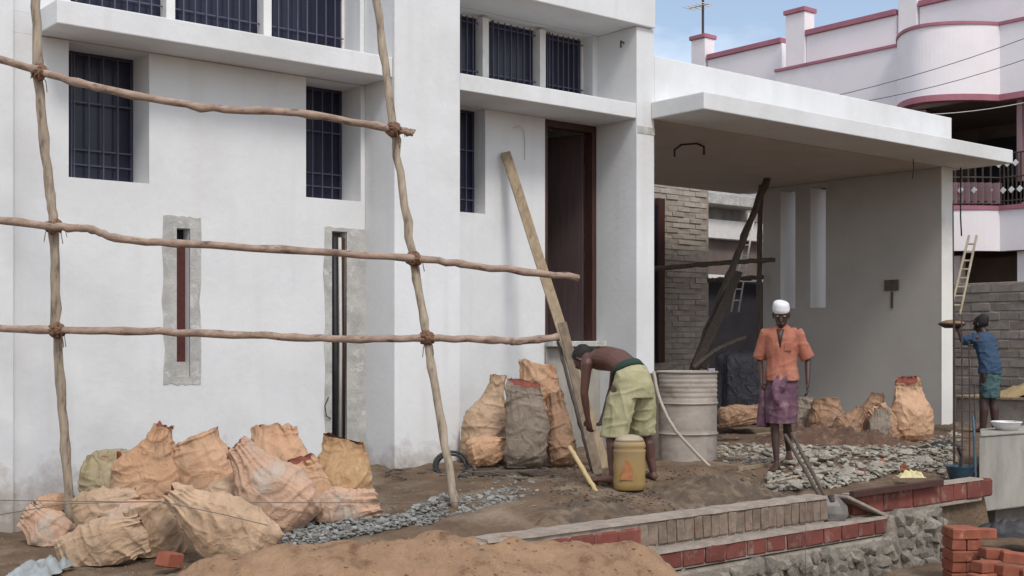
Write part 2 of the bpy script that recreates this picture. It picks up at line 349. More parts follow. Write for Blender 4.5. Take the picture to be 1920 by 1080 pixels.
# dark rooms behind, roof and the far walls
bx('roof', M['plaster'], house, -3, UCR, VA+.48, 17, ZR-.2, ZR)
bx('wall', M['plaster'], house, UCR-.23, UCR-.003, VD+.31, 17, -.6, ZR-.21)
bx('wall', M['plaster'], house, -3, UCR-.24, 16.77, 17, -.6, ZR-.21)
bx('wall', M['plaster'], house, -3, -2.77, VA+.48, 16.76, -.6, ZR-.21)
bx('floor_slab', M['cement'], house, -2.7, UCR-.25, VA+.5, 16.7, 1.1, 1.27)
bx('floor_slab', M['cement'], house, -2.7, UCR-.25, VA+.5, 16.7, 3.97, 4.2)
bx('inner_partition', M['plaster2'], house, -2.7, UCR-.25, 12.6, 12.75, 1.28, 3.96)
def window(u0, u1, z0, z1, vg, bars, panes, cols=6, frame=.045, rows=(.12, .24, .62)):
    fr = MB(); f = frame
    fr.box(u0, u1, vg-.03, vg+.03, z0, z0+f); fr.box(u0, u1, vg-.03, vg+.03, z1-f, z1)
    fr.box(u0, u0+f, vg-.03, vg+.03, z0+f, z1-f); fr.box(u1-f, u1, vg-.03, vg+.03, z0+f, z1-f)
    w = fr.build('window', M['white_paint'] if panes else M['grille'], house, bevel=.003)
    xs = [u0+f]+[q for q in bars]+[u1-f]
    for q in bars:
        bx('mullion', M['white_paint'], w, q-.045, q+.045, vg-.14, vg+.03, z0+f+.001, z1-f-.001, bevel=.004)
    for i in range(len(xs)-1):
        a = xs[i]+(.045 if i else 0); b = xs[i+1]-(.045 if i < len(xs)-2 else 0)
        bx('pane', M['glass'], w, a, b, vg-.004, vg+.004, z0+f, z1-f, bevel=0)
        g = MB(); n = cols
        for k in range(1, n):
            x = a+(b-a)*k/n; g.box(x-.006, x+.006, vg-.075, vg-.063, z0+f, z1-f)
        for r in rows:
            z = z0+f+(z1-z0-2*f)*r; g.box(a, b, vg-.0625, vg-.05, z-.006, z+.006)
        g.box(a+.1, a+.112, vg-.09, vg-.078, z0+f, z1-f)
        g.build('grille', M['grille_l'], w)
M['grille_l'] = mat('blue_grey_grille', (.09, .09, .135), (.065, .065, .10), 5, .5)
window(w1[0], w1[1], w1[2], w1[3], 11.35, [], False, 5, .03)
window(w2[0], w2[1], w2[2], w2[3], 11.35, [], False, 5, .03)
window(up[0], up[1], up[2], up[3], 11.3, [at(313, 0, v=11.25).x, at(494, 40, v=11.25).x], True, 8, .03, (.08, .16, .5))
window(sl[0], sl[1], sl[2], sl[3], 11.3, [], False, 5, .03)
window(up2[0], up2[1], up2[2], up2[3], 11.27, [at(904, 100, v=11.2).x, at(1011, 100, v=11.2).x], True, 8, .03, (.1, .9))
# door
d0, d1, dz0, dz1 = dr
fr = MB().box(d0, d0+.07, VD+.03, VD+.17, dz0, dz1).box(d1-.07, d1, VD+.03, VD+.17, dz0, dz1).box(d0+.07, d1-.07, VD+.03, VD+.17, dz1-.08, dz1)
fr.build('door_frame', M['wood_dark'], house, bevel=.004)
Md = Matrix.Translation((d1-.09, VD+.17, 0))@Matrix.Rotation(radians(108), 4, 'Z')
lf = MB().box(0, .72, -.02, .02, dz0+.01, dz1-.09, M=Md)
leaf = lf.build('door', M['leaf'], house, bevel=.004)
for zz in (1.4, 2.45):
    MB().box(.1, .62, -.028, -.021, zz, zz+.85, M=Md).build('door_panel', M['wood_dark'], leaf, bevel=.01)
MB().tube([Md@V((.64, -.03, 2.3)), Md@V((.64, -.07, 2.3)), Md@V((.64, -.07, 2.16)), Md@V((.64, -.03, 2.16))], .008).build('handle', M['iron'], leaf)
bx('entrance_base', M['concrete'], house, 9.60, UCL-.004, VD-.03, VD-.002, -.3, 1.215, bevel=.004)
bx('threshold', M['cement'], house, 9.60, UCL-.004, VD-.16, VD-.0, 1.218, 1.28, bevel=.006)
# ragged cement patches round the two wall chases
def ragged(x0, x1, y0, y1, vv, hole, seed, name='cement_patch'):
    a = at(x0, y1, v=VA); b = at(x1, y0, v=VA); u0, u1, z0, z1 = a.x, b.x, a.z, b.z
    n = 40; mbp = MB(); rings_o = []; rings_i = []
    h0, h1, k0, k1 = hole
    def rect(u0, u1, z0, z1, k):
        per = [(u0, z0), (u1, z0), (u1, z1), (u0, z1)]; s = k/n*4; i = int(s) % 4; t = s-int(s)
        p, q = per[i], per[(i+1) % 4]; return p[0]+(q[0]-p[0])*t, p[1]+(q[1]-p[1])*t
    for k in range(n):
        x, z = rect(u0, u1, z0, z1, k); j = .022
        rings_o.append((x+j*nz(k*2.3, seed)*1.5, vv, z+j*nz(k*1.7, seed, 9)*1.5))
        x, z = rect(h0, h1, k0, k1, k); rings_i.append((x+.002*nz(k, seed), vv, z))
    o2 = [(p[0], VA+.01, p[2]) for p in rings_o]; i2 = [(p[0], VA+.01, p[2]) for p in rings_i]
    mbp.loft([o2, rings_o, rings_i, i2], cap=False)
    mbp.build(name, M['cement'], house)
ragged(306, 376, 408, 722, VA-.006, (*ch1, *ch1z), 1)
ragged(609, 686, 430, 870, VA-.006, (*ch2, *ch2z), 5)
bx('recess_back', M['maroon'], house, ch1[0], ch1[1], VA+.10, VA+.2, ch1z[0]+.14, ch1z[1]-.16, bevel=0)
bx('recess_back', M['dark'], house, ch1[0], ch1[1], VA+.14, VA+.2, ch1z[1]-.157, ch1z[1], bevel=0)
bx('recess_back', M['cement'], house, ch1[0], ch1[1], VA+.06, VA+.2, ch1z[0], ch1z[0]+.137, bevel=0)
bx('recess_back', M['mortar_dark'], house, ch2[0], ch2[1], VA+.12, VA+.2, ch2z[0], ch2z[1], bevel=0)
for (px_, r, m) in ((628, .024, 'black'), (638, .018, 'pipe_w'), (646, .014, 'wood_dark')):
    p = at(px_, 500, v=VA+.02)
    MB().tube([(p.x, VA+.03, ch2z[0]+.02), (p.x+.003, VA+.02, 1.2), (p.x, VA+.03, ch2z[1]-.06)], r, 10).build('pipe', M[m], house, smooth=True)
MB().tube([at(616, 745, v=VA-.03), at(609, 760, v=VA-.05), at(612, 780, v=VA-.04), at(620, 785, v=VA-.02)], .006, 6).build('loose_cable', M['wire'], house, smooth=True)
# crack slot on the column, small fixings
p0, p1 = at(861, 672, v=VD-.004), at(866, 748, v=VD-.004)
bx('crack_slot', M['cement'], house, UBR+.01, UBR+.055, VD-.006, VD-.001, p1.z, p0.z, bevel=0)
MB().tube([at(962, 240, v=VD-.02), at(972, 236, v=VD-.03), at(982, 244, v=VD-.02), at(984, 262, v=VD-.01), at(984, 300, v=VD-.006)], .004, 5).build('lamp_wire', M['pipe_w'], house)
MB().tube([(UCL-.001, 10.62, 4.86), (UCL-.05, 10.62, 4.88), (UCL-.055, 10.62, 4.80)], .012, 6).build('wall_hook', M['wood_dark'], house)

# porch: canopy slab, parapet, side wall with two slits
UD = 17.031
bx('canopy', M['plaster'], house, UCR+.003-.06, 17.60, 9.561, VF-.003, Z1+.003, 4.15, bevel=.012)
bx('canopy', M['plaster'], house, UCR+.003, 17.60, VF-.002, 14.62, Z1+.004, 4.149, bevel=0)
bx('canopy_parapet', M['plaster'], house, UCR+.003, 17.328, VF+.003, VF+.15, 4.152, 4.72, bevel=.012)
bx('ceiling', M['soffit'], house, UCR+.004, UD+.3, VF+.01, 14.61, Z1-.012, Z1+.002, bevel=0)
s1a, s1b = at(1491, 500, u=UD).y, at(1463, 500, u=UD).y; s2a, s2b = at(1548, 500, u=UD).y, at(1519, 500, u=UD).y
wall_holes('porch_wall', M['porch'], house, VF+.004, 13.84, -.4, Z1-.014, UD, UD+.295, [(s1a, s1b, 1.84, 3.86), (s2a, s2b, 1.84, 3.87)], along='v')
bx('porch_wall_end', M['plaster2'], house, UD-.004, UD+.30, VF-.012, VF+.003, -.4, Z1-.001, bevel=.004)
for (a, b) in ((s1a, s1b), (s2a, s2b)):
    bx('slit_jamb', M['plaster'], house, UD+.005, UD+.50, b-.006, b-.001, 1.845, 3.85, bevel=0)
p = at(1660, 545, u=UD); q = at(1686, 524, u=UD)
sb = MB().box(UD-.03, UD-.001, q.y, p.y, p.z, q.z).build('switch_box', M['plank_dk'], house, bevel=.004)
MB().box(UD-.014, UD-.001, at(1675, 560, u=UD).y, at(1671, 560, u=UD).y, at(1673, 578, u=UD).z, at(1673, 547, u=UD).z).build('conduit', M['plank_dk'], house)
def cz(x, y, dz=0):
    q = at(x, y, z=Z1-.02); return V((q.x, q.y, q.z+dz))
a, b = cz(1265, 272), cz(1320, 268)
MB().tube([a+V((0, 0, -.16)), a+V((0, 0, -.06)), a.lerp(b, .25)+V((0, 0, .0)), a.lerp(b, .75)+V((0, 0, -.0)), b+V((0, 0, -.05)), b+V((0, 0, -.16))], .016, 6).build('ceiling_cable', M['wood_dark'], house, smooth=True)
a = cz(1712, 300)
MB().tube([a+V((0, 0, .01)), a+V((.02, 0, -.1)), a+V((-.02, 0, -.28))], .007, 5).build('ceiling_cable', M['wood_dark'], house)

# ------------------------------------------------------------ pink house behind
UP = 22.4
pink = thing('pink_house', 'pale pink two storey house with rose trimmed parapet and bowed balcony behind the porch', 'house', (UP+3, 14, 0))
def pv(x, u=UP): return at(x, 300, u=u).y
def py_(x, y, u=UP): return at(x, y, u=u).z
ZP = 8.07
def parapet(x0, x1, y0, u, zb):
    v0, v1 = pv(x1, u), pv(x0, u); z = py_(x0, y0, u)
    bx('parapet', M['pink_wall'], pink, u, u+.2, v0, v1, zb, z-.12, bevel=.01)
    bx('parapet_cap', M['pink_trim'], pink, u-.06, u+.26, v0, v1, z-.119, z, bevel=.01)
def post(x0, x1, y0, u, zb):
    v0, v1 = pv(x1, u-.03), pv(x0, u-.03); z = py_(x0, y0, u)
    bx('parapet_post', M['pink_wall'], pink, u-.05, u+.3, v0+.002, v1-.002, zb, z-.1, bevel=.01)
    bx('post_cap', M['pink_trim'], pink, u-.1, u+.35, v0-.03, v1+.03, z-.099, z, bevel=.01)
parapet(1327, 1466, 103, UP+.5, 6.2); post(1297, 1323, 70, UP+.5, 6.2)
parapet(1512, 1681, 57, UP, 6.9); post(1474, 1510, 22, UP, 6.9)
parapet(1724, 2150, 2, UP, 6.9); post(1685, 1720, -30, UP, 6.9)
bx('wall', M['pink_wall'], pink, UP+.71, UP+8, pv(1466, UP+.5), pv(1297, UP+.5), -.4, 7.4, bevel=0)
bx('roof_slab', M['pink_wall'], pink, UP+.21, UP+8, 3.5, pv(1470), 6.7, 6.9, bevel=0)
# bowed fascia band
def fu(v):
    va, vb = pv(1885), pv(1700)
    if va < v < vb:
        t = (v-va)/(vb-va); return UP-.25-1.0*(sin(pi*t)**.75)
    return UP-.25
vv = [pv(2150)+(pv(1467)-pv(2150))*k/110 for k in range(111)]
def band(zf0, zf1, off, name, m, th=.18, par=pink, bev=0):
    rings = []
    for v in vv:
        u = fu(v)+off; rings.append([(u, v, zf0(v)), (u, v, zf1(v)), (u+th, v, zf1(v)), (u+th, v, zf0(v))])
    mm = MB(); mm.loft(rings, True); return mm.build(name, m, par, bevel=bev)
zt = lambda v: 7.35; zb = lambda v: 5.95+.10*ss(pv(1720), pv(1860), 2*pv(1790)-v) ; ONE = 6.0
band(lambda v: 5.98, lambda v: 7.30, 0, 'balcony_fascia', M['pink_wall'])
band(lambda v: 7.301, lambda v: 7.36, -.04, 'fascia_cap', M['pink_trim'], .3)
band(lambda v: 5.86, lambda v: 5.979, -.03, 'fascia_trim', M['pink_trim'], .25)
band(lambda v: 3.78, lambda v: 3.86, -.04, 'balcony_floor_trim', M['pink_trim'], .3)
band(lambda v: 3.0, lambda v: 3.779, 0, 'balcony_floor_band', M['pink_wall'])
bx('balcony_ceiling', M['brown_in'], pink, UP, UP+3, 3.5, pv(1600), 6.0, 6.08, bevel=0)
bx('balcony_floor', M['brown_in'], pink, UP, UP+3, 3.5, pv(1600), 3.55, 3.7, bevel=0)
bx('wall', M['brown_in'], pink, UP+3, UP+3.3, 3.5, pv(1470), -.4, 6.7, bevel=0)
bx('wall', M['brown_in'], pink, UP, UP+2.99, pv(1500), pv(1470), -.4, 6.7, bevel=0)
bx('wall', M['mauve'], pink, UP-.02, UP+.2, pv(1735), pv(1502), 4.9, 5.97, bevel=0)
bx('balcony_pillar', M['mauve'], pink, UP-.1, UP+.2, pv(1921), pv(1911), 3.87, 5.97, bevel=.01)
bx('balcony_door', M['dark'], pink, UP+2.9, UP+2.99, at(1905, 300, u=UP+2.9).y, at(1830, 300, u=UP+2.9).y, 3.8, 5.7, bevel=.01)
# balcony grille with ornaments
g = MB(); v0, v1 = pv(1912, UP-.4), pv(1790, UP-.4); n = 16
for k in range(n+1):
    v = v0+(v1-v0)*k/n; u = fu(v)+.05; g.box(u-.012, u+.012, v-.012, v+.012, 3.87, 4.85)
gr = g.build('balcony_railing', M['iron'], pink)
band_r = MB()
for zz in (3.95, 4.4, 4.85):
    rr = []
    for k in range(n+1):
        v = v0+(v1-v0)*k/n; u = fu(v)+.05; rr.append((u, v, zz))
    band_r.tube(rr, .016, 5)
band_r.build('rail', M['iron'], gr)
pm = MB(); pm.box(0, .02, -.045, .045, -.045, .045)
fm = pm.mesh('ornament', M['white_paint'])
for k in range(1, n, 2):
    for r_ in (0, 1):
        v = v0+(v1-v0)*(k+r_)/n; u = fu(v)
        obj('ornament', fm, gr, loc=(u+.0, v, 4.15+.5*r_), rot=(radians(45), 0, 0))
mm = MB()
for k in range(n):
    v = v0+(v1-v0)*(k+.5)/n; u = fu(v)+.06
    mm.box(u, u+.012, v-.09, v+.09, 3.9, 4.3)
mm.build('rail_panel', M['mauve'], gr)
# ground floor of the pink house
bx('wall', M['pink_wall'], pink, UP-.1, UP+.15, pv(1960), pv(1912), -.4, 2.99, bevel=.01)
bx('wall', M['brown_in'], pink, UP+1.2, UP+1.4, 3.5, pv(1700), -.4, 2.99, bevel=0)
bx('wall', M['pink_wall'], pink, UP+.2, UP+.4, pv(1790), pv(1600), 1.9, 2.99, bevel=0)
# antenna on the roof
ant = thing('antenna', 'thin television antenna mast on the pink house roof against the sky', 'antenna', at(1318, 70, u=UP+.9))
b = at(1318, 72, u=UP+.9); t = at(1317, -25, u=UP+.9)
MB().tube([(b.x, b.y, 7.4), (b.x, b.y, t.z)], .035, 6).build('mast', M['iron'], ant)
m = MB()
c = at(1310, 12, u=UP+.9)
m.tube([(c.x, c.y-.35, c.z), (c.x, c.y+.35, c.z+.02)], .02, 5)
for k in range(5): m.tube([(c.x-.25, c.y-.3+.15*k, c.z), (c.x+.25, c.y-.3+.15*k, c.z)], .012, 4)
m.build('boom', M['pipe_w'], ant)
# wires crossing before the pink house
def wire(label, pts, r=.012, m='wire', name='overhead_wire', cat='wire', group=None):
    o = MB().tube(pts, r, 5).build(name, M[m], smooth=True); return tag(o, label, cat, group)
def sag(a, b, s, n=10): return [a.lerp(b, k/n)-V((0, 0, s*4*(k/n)*(1-k/n))) for k in range(n+1)]
wire('upper thin wire crossing the pink house front', sag(at(1470, 200, d=20), at(2050, 20, d=20), .15), .006)
wire('middle thin wire crossing the pink balcony fascia', sag(at(1560, 200, d=20.4), at(2050, 62, d=20.4), .15), .006)
wire('pale wire crossing the dark balcony opening just above the canopy', sag(at(1730, 215, d=19.6), at(2050, 158, d=19.6), .1), .006, 'pipe_w')
wire('black cable hanging beside the porch wall end', [V((17.40, 10.3, 4.1)), V((17.41, 10.31, 3.2)), V((17.42, 10.3, 2.9))], .012)

# ------------------------------------------------------------ masonry pieces
def brick_mesh(l, d, h, m, seed, chip=.006, name='brick'):
    rnd = random.Random(seed); j = lambda: rnd.uniform(-chip, chip)
    vs = []; c = .008
    for (sz, k) in ((-1, 1), (-.8, 0), (.8, 0), (1, 1)):
        e = c if k else 0
        for (sx, sy) in ((-1, -1), (1, -1), (1, 1), (-1, 1)):
            vs.append((sx*(l/2-e)+j(), sy*(d/2-e)+j(), sz*h/2+j()*.5))
    fs = [(3, 2, 1, 0), (12, 13, 14, 15)]
    for r_ in range(3):
        for k in range(4):
            q = (k+1) % 4; fs.append((r_*4+k, r_*4+q, r_*4+4+q, r_*4+4+k))
    b = MB(); b.add(vs, fs); return b.mesh(name, m)
def courses(parent, o, dirv, nrm, length, z0, z1, l, h, d, m, gap=.012, name='brick', limit=300, half=True, proud=.004, skip=None, over=.3):
    """lay bricks one by one along dirv from o; nrm points out of the wall"""
    ms = [brick_mesh(l, d, h, m, 100+i, name=name) for i in range(5)]
    ang = math.atan2(dirv.y, dirv.x); z = z0+h/2; row = 0; c = 0
    while z < z1:
        s = (l+gap)/2 if (row % 2 and half) else 0
        x = l/2-s
        while x < length+l*over:
            if x > -l*.3:
                pz = random.uniform(-1, 1)*proud
                P = V(o)+dirv*x-nrm*(d/2)+nrm*pz
                if not (skip and skip(x, z)):
                    obj(name, random.choice(ms), parent, loc=(P.x, P.y, z+random.uniform(-.002, .002)), rot=(random.uniform(-.01, .01), 0, ang+random.uniform(-.012, .012)))
                    c += 1
                    if c >= limit: return c
            x += l+gap
        z += h+gap; row += 1
    return c
# low brick boundary wall along the plot edge
bw = thing('boundary_wall', 'low half built brick boundary wall on a rubble stone footing along the plot edge', 'wall', (8, V_ST, -.75))
VW = 6.50   # front plane of upper course
def ux(x, v): return at(x, 900, v=v).x
u_l, u_s, u_g, u_e = ux(925, VW), ux(1545, VW), ux(1600, VW), ux(1846, VW)
u_r = ux(1200, VW)
U = V((1, 0, 0)); Nn = V((0, -1, 0))
# soldiers (grey, mortar smeared) and red stretchers
courses(bw, (u_r, VW, 0), U, Nn, u_s-u_r, -.262, -.14, .088, .19, .10, M['brick_grey'], .012, half=False, proud=.006)
courses(bw, (u_l, VW, 0), U, Nn, u_r-u_l-.01, -.255, -.12, .225, .15, .10, M['brick'], .010, half=False)
courses(bw, (u_g, VW, 0), U, Nn, u_e-u_g-.02, -.265, -.14, .225, .175, .10, M['brick'], .008, half=False, proud=.005)
bx('mortar_bed', M['mortar'], bw, u_l-.1, u_s+.02, VW+.012, VW+.18, -.30, -.068, bevel=.01)
bx('mortar_bed', M['mortar'], bw, u_g, u_e-.02, VW+.012, VW+.15, -.30, -.10, bevel=.01)
# irregular mortar topping
def topping(u0, u1, v0, v1, z, name='mortar_topping', m='mortar', th=.018, amp=.008):
    n = int((u1-u0)/.05); rings = []
    for k in range(n+1):
        u = u0+(u1-u0)*k/n; e = amp*nz(u*6, 1, 2)*2; h = z+th+amp*nz(u*9, 4); q = amp*nz(u*8, 7)
        rings.append([(u, v0+e, z-.004), (u, v0+e+.006, h+q*.3), (u, (v0+v1)/2, h+q), (u, v1+e, h-q*.5), (u, v1+e, z-.004)])
    mm = MB(); mm.loft(rings, True); return mm.build(name, M[m], bw, smooth=False)
topping(u_l-.05, u_s+.03, VW-.008, VW+.19, -.068)
topping(u_g+.02, u_e-.02, VW-.004, VW+.15, -.088, amp=.005, th=.012)
# lower projecting course
u_k = ux(1664, 6.38)
courses(bw, (ux(1150, 6.38), 6.38, 0), U, Nn, u_k-ux(1150, 6.38)-.02, -.425, -.3, .225, .135, .11, M['brick'], .022, half=False, proud=.005)
bx('mortar_bed', M['mortar'], bw, ux(1150, 6.38), u_k-.03, 6.392, VW+.02, -.44, -.295, bevel=.006)
topping(ux(1150, 6.38), u_k, 6.375, VW+.0, -.292, th=.02)
# sloping mortar edge at the gap
MB().box(-.32, .30, -.09, .07, -.03, .0, M=Matrix.Translation((u_g+.1, VW-.02, -.165))@Matrix.Rotation(radians(-2), 4, 'Z')@Matrix.Rotation(radians(21), 4, 'Y')).build('mortar_edge', M['mortar'], bw, bevel=.01)
# rubble footing: mortar core and stones picked out one by one
def rock_mesh(seed, m, sub=2, rough=.28, name='stone', flat=1):
    rnd = random.Random(seed); import bmesh
    b = bmesh.new(); bmesh.ops.create_icosphere(b, subdivisions=sub, radius=.5)
    of = V((seed*3.1, seed*1.7, 0))
    for p in b.verts:
        c = p.co.copy(); k = 1+rough*2*noise.noise(c*1.9+of)+rough*.6*noise.noise(c*5+of)
        c = c*k
        for a in range(3): c[a] = max(-.36, min(.36, c[a])) if rnd.random() < .9 else c[a]
        p.co = (c.x, c.y, c.z*flat)
    me = bpy.data.meshes.new(name); b.to_mesh(me); b.free(); me.materials.append(m); return me
st = [rock_mesh(i, M['stone'], 2) for i in range(7)]
ft0, ft1 = ux(1150, 6.3), ux(1772, 6.3)
n = 70; rings = []
for k in range(n+1):
    u = ft0+(ft1-ft0)*k/n; e = .03*nz(u*4, 3)
    top = -.452 if u < u_k else -.272
    rings.append([(u, 6.345+e*.6, -.8), (u, 6.35+.02*nz(u*5, 8), top-.02), (u, 6.37, top), (u, 6.75, top), (u, 6.75, -.8)])
fm_ = MB(); fm_.loft(rings, True); fm_.build('footing_core', M['footing'], bw, smooth=False)
c = 0; z = -.74
while z < -.30:
    u = ft0+random.uniform(0, .1)
    while u < ft1:
        w = random.uniform(.10, .22); h = random.uniform(.09, .15)
        if z+h/2 < (-.435 if u < u_k else -.245) and c < 295:
            obj('stone', random.choice(st), bw, loc=(u+w/2, 6.375+random.uniform(-.01, .02), z+random.uniform(-.02, .02)), rot=(random.uniform(-.4, .4), random.uniform(-.4, .4), random.uniform(-3, 3))).scale = (w*1.35, .15, h*1.4); c += 1
        u += w*.93
    z += .105
# block wall seen under the canopy
bk = thing('brick_wall', 'unplastered pale brick wall seen under the canopy behind the porch', 'wall', (16, 15.6, 0))
ua, ub = at(1222, 500, v=15.5).x, at(1331, 500, v=15.5).x
courses(bk, (ua-.4, 15.5, 0), U, Nn, ub-ua+.4, .55, 4.35, .30, .088, .12, M['brick_pale'], .012, limit=298, proud=.012, over=-.45)
bx('wall_core', M['mortar'], bk, ua-.4, ub-.02, 15.51, 15.72, -.3, 4.5, bevel=.01)
bx('window_frame', M['wood_dark'], bk, at(1232, 500, v=15.4).x, at(1244, 500, v=15.4).x, 15.36, 15.48, .9, at(1238, 372, v=15.4).z, bevel=.005)
bx('window_pane', M['glass'], bk, at(1222, 500, v=15.44).x, at(1232, 500, v=15.4).x-.002, 15.40, 15.46, .9, at(1238, 385, v=15.4).z, bevel=0)
# compound wall right
cw = thing('block_wall', 'grey concrete block compound wall in front of the pink house ground floor', 'wall', (20, 9, 0))
v0, v1 = at(1990, 600, u=20).y, at(1770, 600, u=20).y
courses(cw, (20, v1, 0), V((0, -1, 0)), V((-1, 0, 0)), v1-v0, .35, 2.32, .34, .145, .15, M['block'], .016, limit=298, proud=.01)
bx('wall_core', M['mortar'], cw, 20.012, 20.2, v0, v1, -.3, 2.30, bevel=.01)
for (x, y) in ((1890, 519), (1912, 517), (1868, 521)):
    pass
# far house seen in the gap behind the porch
fh = thing('distant_house', 'grey unfinished building with a white parapet band seen between porch wall and brick wall', 'house', (20, 17.6, 0))
def fb(name, m, x0, x1, y0, y1, v, dv=.2, **k):
    p, q = at(x0, y1, v=v), at(x1, y0, v=v); xm = (x0+x1)/2
    return bx(name, M[m], fh, p.x, q.x, v, v+dv, at(xm, y1, v=v).z, at(xm, y0, v=v).z, bevel=.01)
fb('parapet_band', 'white_paint', 1290, 1436, 413, 448, 17.6)
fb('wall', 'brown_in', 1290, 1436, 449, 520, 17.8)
fb('sunshade', 'cement', 1290, 1436, 364, 384, 17.3, .6)
fb('wall', 'concrete', 1290, 1436, 384, 412, 17.9)
fb('window_band', 'white_paint', 1290, 1436, 516, 524, 17.5)
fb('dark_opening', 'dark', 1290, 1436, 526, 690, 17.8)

# ------------------------------------------------------------ portico clutter behind
def pole(label, pts, r, m='bamboo', name='bamboo_pole', cat='pole', seed=0, n=22, knots=True, group=None, lash=()):
    P = [V(p) for p in pts]; out = []; rad = []
    tot = len(P)-1
    for k in range(n+1):
        s = k/n*tot; i = min(int(s), tot-1); t = s-i
        q = P[i].lerp(P[i+1], t)
        # smooth by catmull
        p0 = P[max(i-1, 0)]; p3 = P[min(i+2, tot)]
        q = .5*((2*P[i])+(P[i+1]-p0)*t+(2*p0-5*P[i]+4*P[i+1]-p3)*t*t+(-p0+3*P[i]-3*P[i+1]+p3)*t**3)
        q = q+V((nz(k*.8, seed, 1), nz(k*.8, seed, 5), nz(k*.8, seed, 9)))*r*.55
        rr = r*(1+.10*nz(k*.9, seed, 22)+(.20 if knots and k % 5 == seed % 5 else 0))
        out.append(q); rad.append(rr)
    o = MB().tube(out, rad, 10).build(name, M[m], smooth=True); tag(o, label, cat, group)
    return o
def lashing(par, p, r, seed):
    mm = MB(); rnd = random.Random(seed)
    for k in range(11):
        a = rnd.uniform(0, pi); ax = V((rnd.uniform(-1, 1), rnd.uniform(-.3, .3), rnd.uniform(-1, 1))).normalized()
        q = ax.orthogonal().normalized(); w = ax.cross(q)
        ring = [V(p)+ (q*cos(2*pi*i/10)+w*sin(2*pi*i/10))*r*rnd.uniform(.9, 1.15)+ax*rnd.uniform(-.012, .012) for i in range(11)]
        mm.tube(ring, r*.22, 5)
    for k in range(3):
        d = V((rnd.uniform(-1, 1), rnd.uniform(-1, 0), rnd.uniform(-1.5, 0))).normalized()
        mm.tube([V(p), V(p)+d*r*1.5, V(p)+d*r*1.8+V((0, 0, -r*1.2))], .0035, 4)
    mm.build('rope_lashing', M['rope'], par, smooth=True)
# porch inner poles
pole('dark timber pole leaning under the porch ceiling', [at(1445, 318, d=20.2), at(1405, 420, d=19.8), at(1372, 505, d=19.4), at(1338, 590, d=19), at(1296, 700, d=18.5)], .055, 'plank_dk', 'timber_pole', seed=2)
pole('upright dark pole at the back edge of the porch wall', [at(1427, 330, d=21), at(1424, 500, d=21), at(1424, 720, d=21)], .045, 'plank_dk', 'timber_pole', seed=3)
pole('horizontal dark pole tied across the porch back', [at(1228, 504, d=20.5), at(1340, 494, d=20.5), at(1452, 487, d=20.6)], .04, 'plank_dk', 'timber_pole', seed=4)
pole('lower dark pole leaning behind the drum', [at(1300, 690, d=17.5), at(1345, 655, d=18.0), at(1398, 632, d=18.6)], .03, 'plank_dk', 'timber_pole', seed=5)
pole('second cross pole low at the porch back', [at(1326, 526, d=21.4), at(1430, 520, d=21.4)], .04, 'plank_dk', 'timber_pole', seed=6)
def plank(label, p0, p1, w, t, m='plank', side=RT, name='wooden_plank', group=None):
    p0, p1 = V(p0), V(p1); a = (p1-p0).normalized(); s = (side-a*side.dot(a)).normalized(); nrm = a.cross(s)
    L = (p1-p0).length; mm = MB(); n = 8; rings = []
    for k in range(n+1):
        c = p0+a*L*k/n+nrm*.006*nz(k*.7, L); e = .004*nz(k*2.1, w*50)
        rings.append([c-s*(w/2+e)-nrm*t/2, c+s*(w/2-e)-nrm*t/2, c+s*(w/2-e)+nrm*t/2, c-s*(w/2+e)+nrm*t/2])
    mm.loft(rings, True); o = mm.build(name, M[m], bevel=.003); return tag(o, label, 'plank', group)
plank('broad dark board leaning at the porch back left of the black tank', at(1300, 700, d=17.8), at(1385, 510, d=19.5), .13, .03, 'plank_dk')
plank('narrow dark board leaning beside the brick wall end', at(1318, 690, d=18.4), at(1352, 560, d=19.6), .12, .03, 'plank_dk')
# white ladder far behind
def ladder(label, a, b, w, m='whitep', r=.02, rungs=9):
    L = thing('ladder', label, 'ladder', a); a, b = V(a), V(b)
    for s in (-1, 1): MB().tube([a+RT*s*w/2, b+RT*s*w/2*.8], r, 6).build('rail', M[m], L, smooth=True)
    for k in range(1, rungs):
        c = a.lerp(b, k/rungs); MB().tube([c-RT*w*.48, c+RT*w*.48], r*.7, 6).build('rung', M[m], L)
ladder('pale ladder leaning behind the dark poles at the porch back', at(1378, 585, d=22), at(1410, 400, d=23.2), .13, 'pipe_w', .018)
ladder('white ladder leaning on the pink house right of the porch wall', at(1790, 590, d=19.2), at(1824, 442, d=20.8), .16, 'whitep', .022)
# dark covered stack
tk = thing('covered_stack', 'stack under black tarpaulin in the dark behind the man in the orange shirt', 'stack', at(1385, 788, d=17.5))
c = at(1383, 780, d=17.5); z0 = c.z-.1; rings = []
for (h, k) in ((0, 1.04), (.2, 1.0), (.45, .97), (.7, .95), (.88, .93), (.97, .86), (1.0, .6), (1.01, .1)):
    rg = []
    for a in range(40):
        t = 2*pi*a/40; x = math.copysign(abs(cos(t))**.35, cos(t))*.29*k; y = math.copysign(abs(sin(t))**.35, sin(t))*.45*k
        w_ = 1+.06*nz(a*.5, h*2, 3)+.03*nz(a*1.3, h*6, 7)
        q = c+RT*x*w_+FW*y*w_; rg.append((q.x, q.y, z0+h+.05*nz(a*.4, k, 2)*(h > .5)))
    rings.append(rg)
MB().loft(rings, True).build('tarpaulin', M['tarp'], tk, smooth=True)
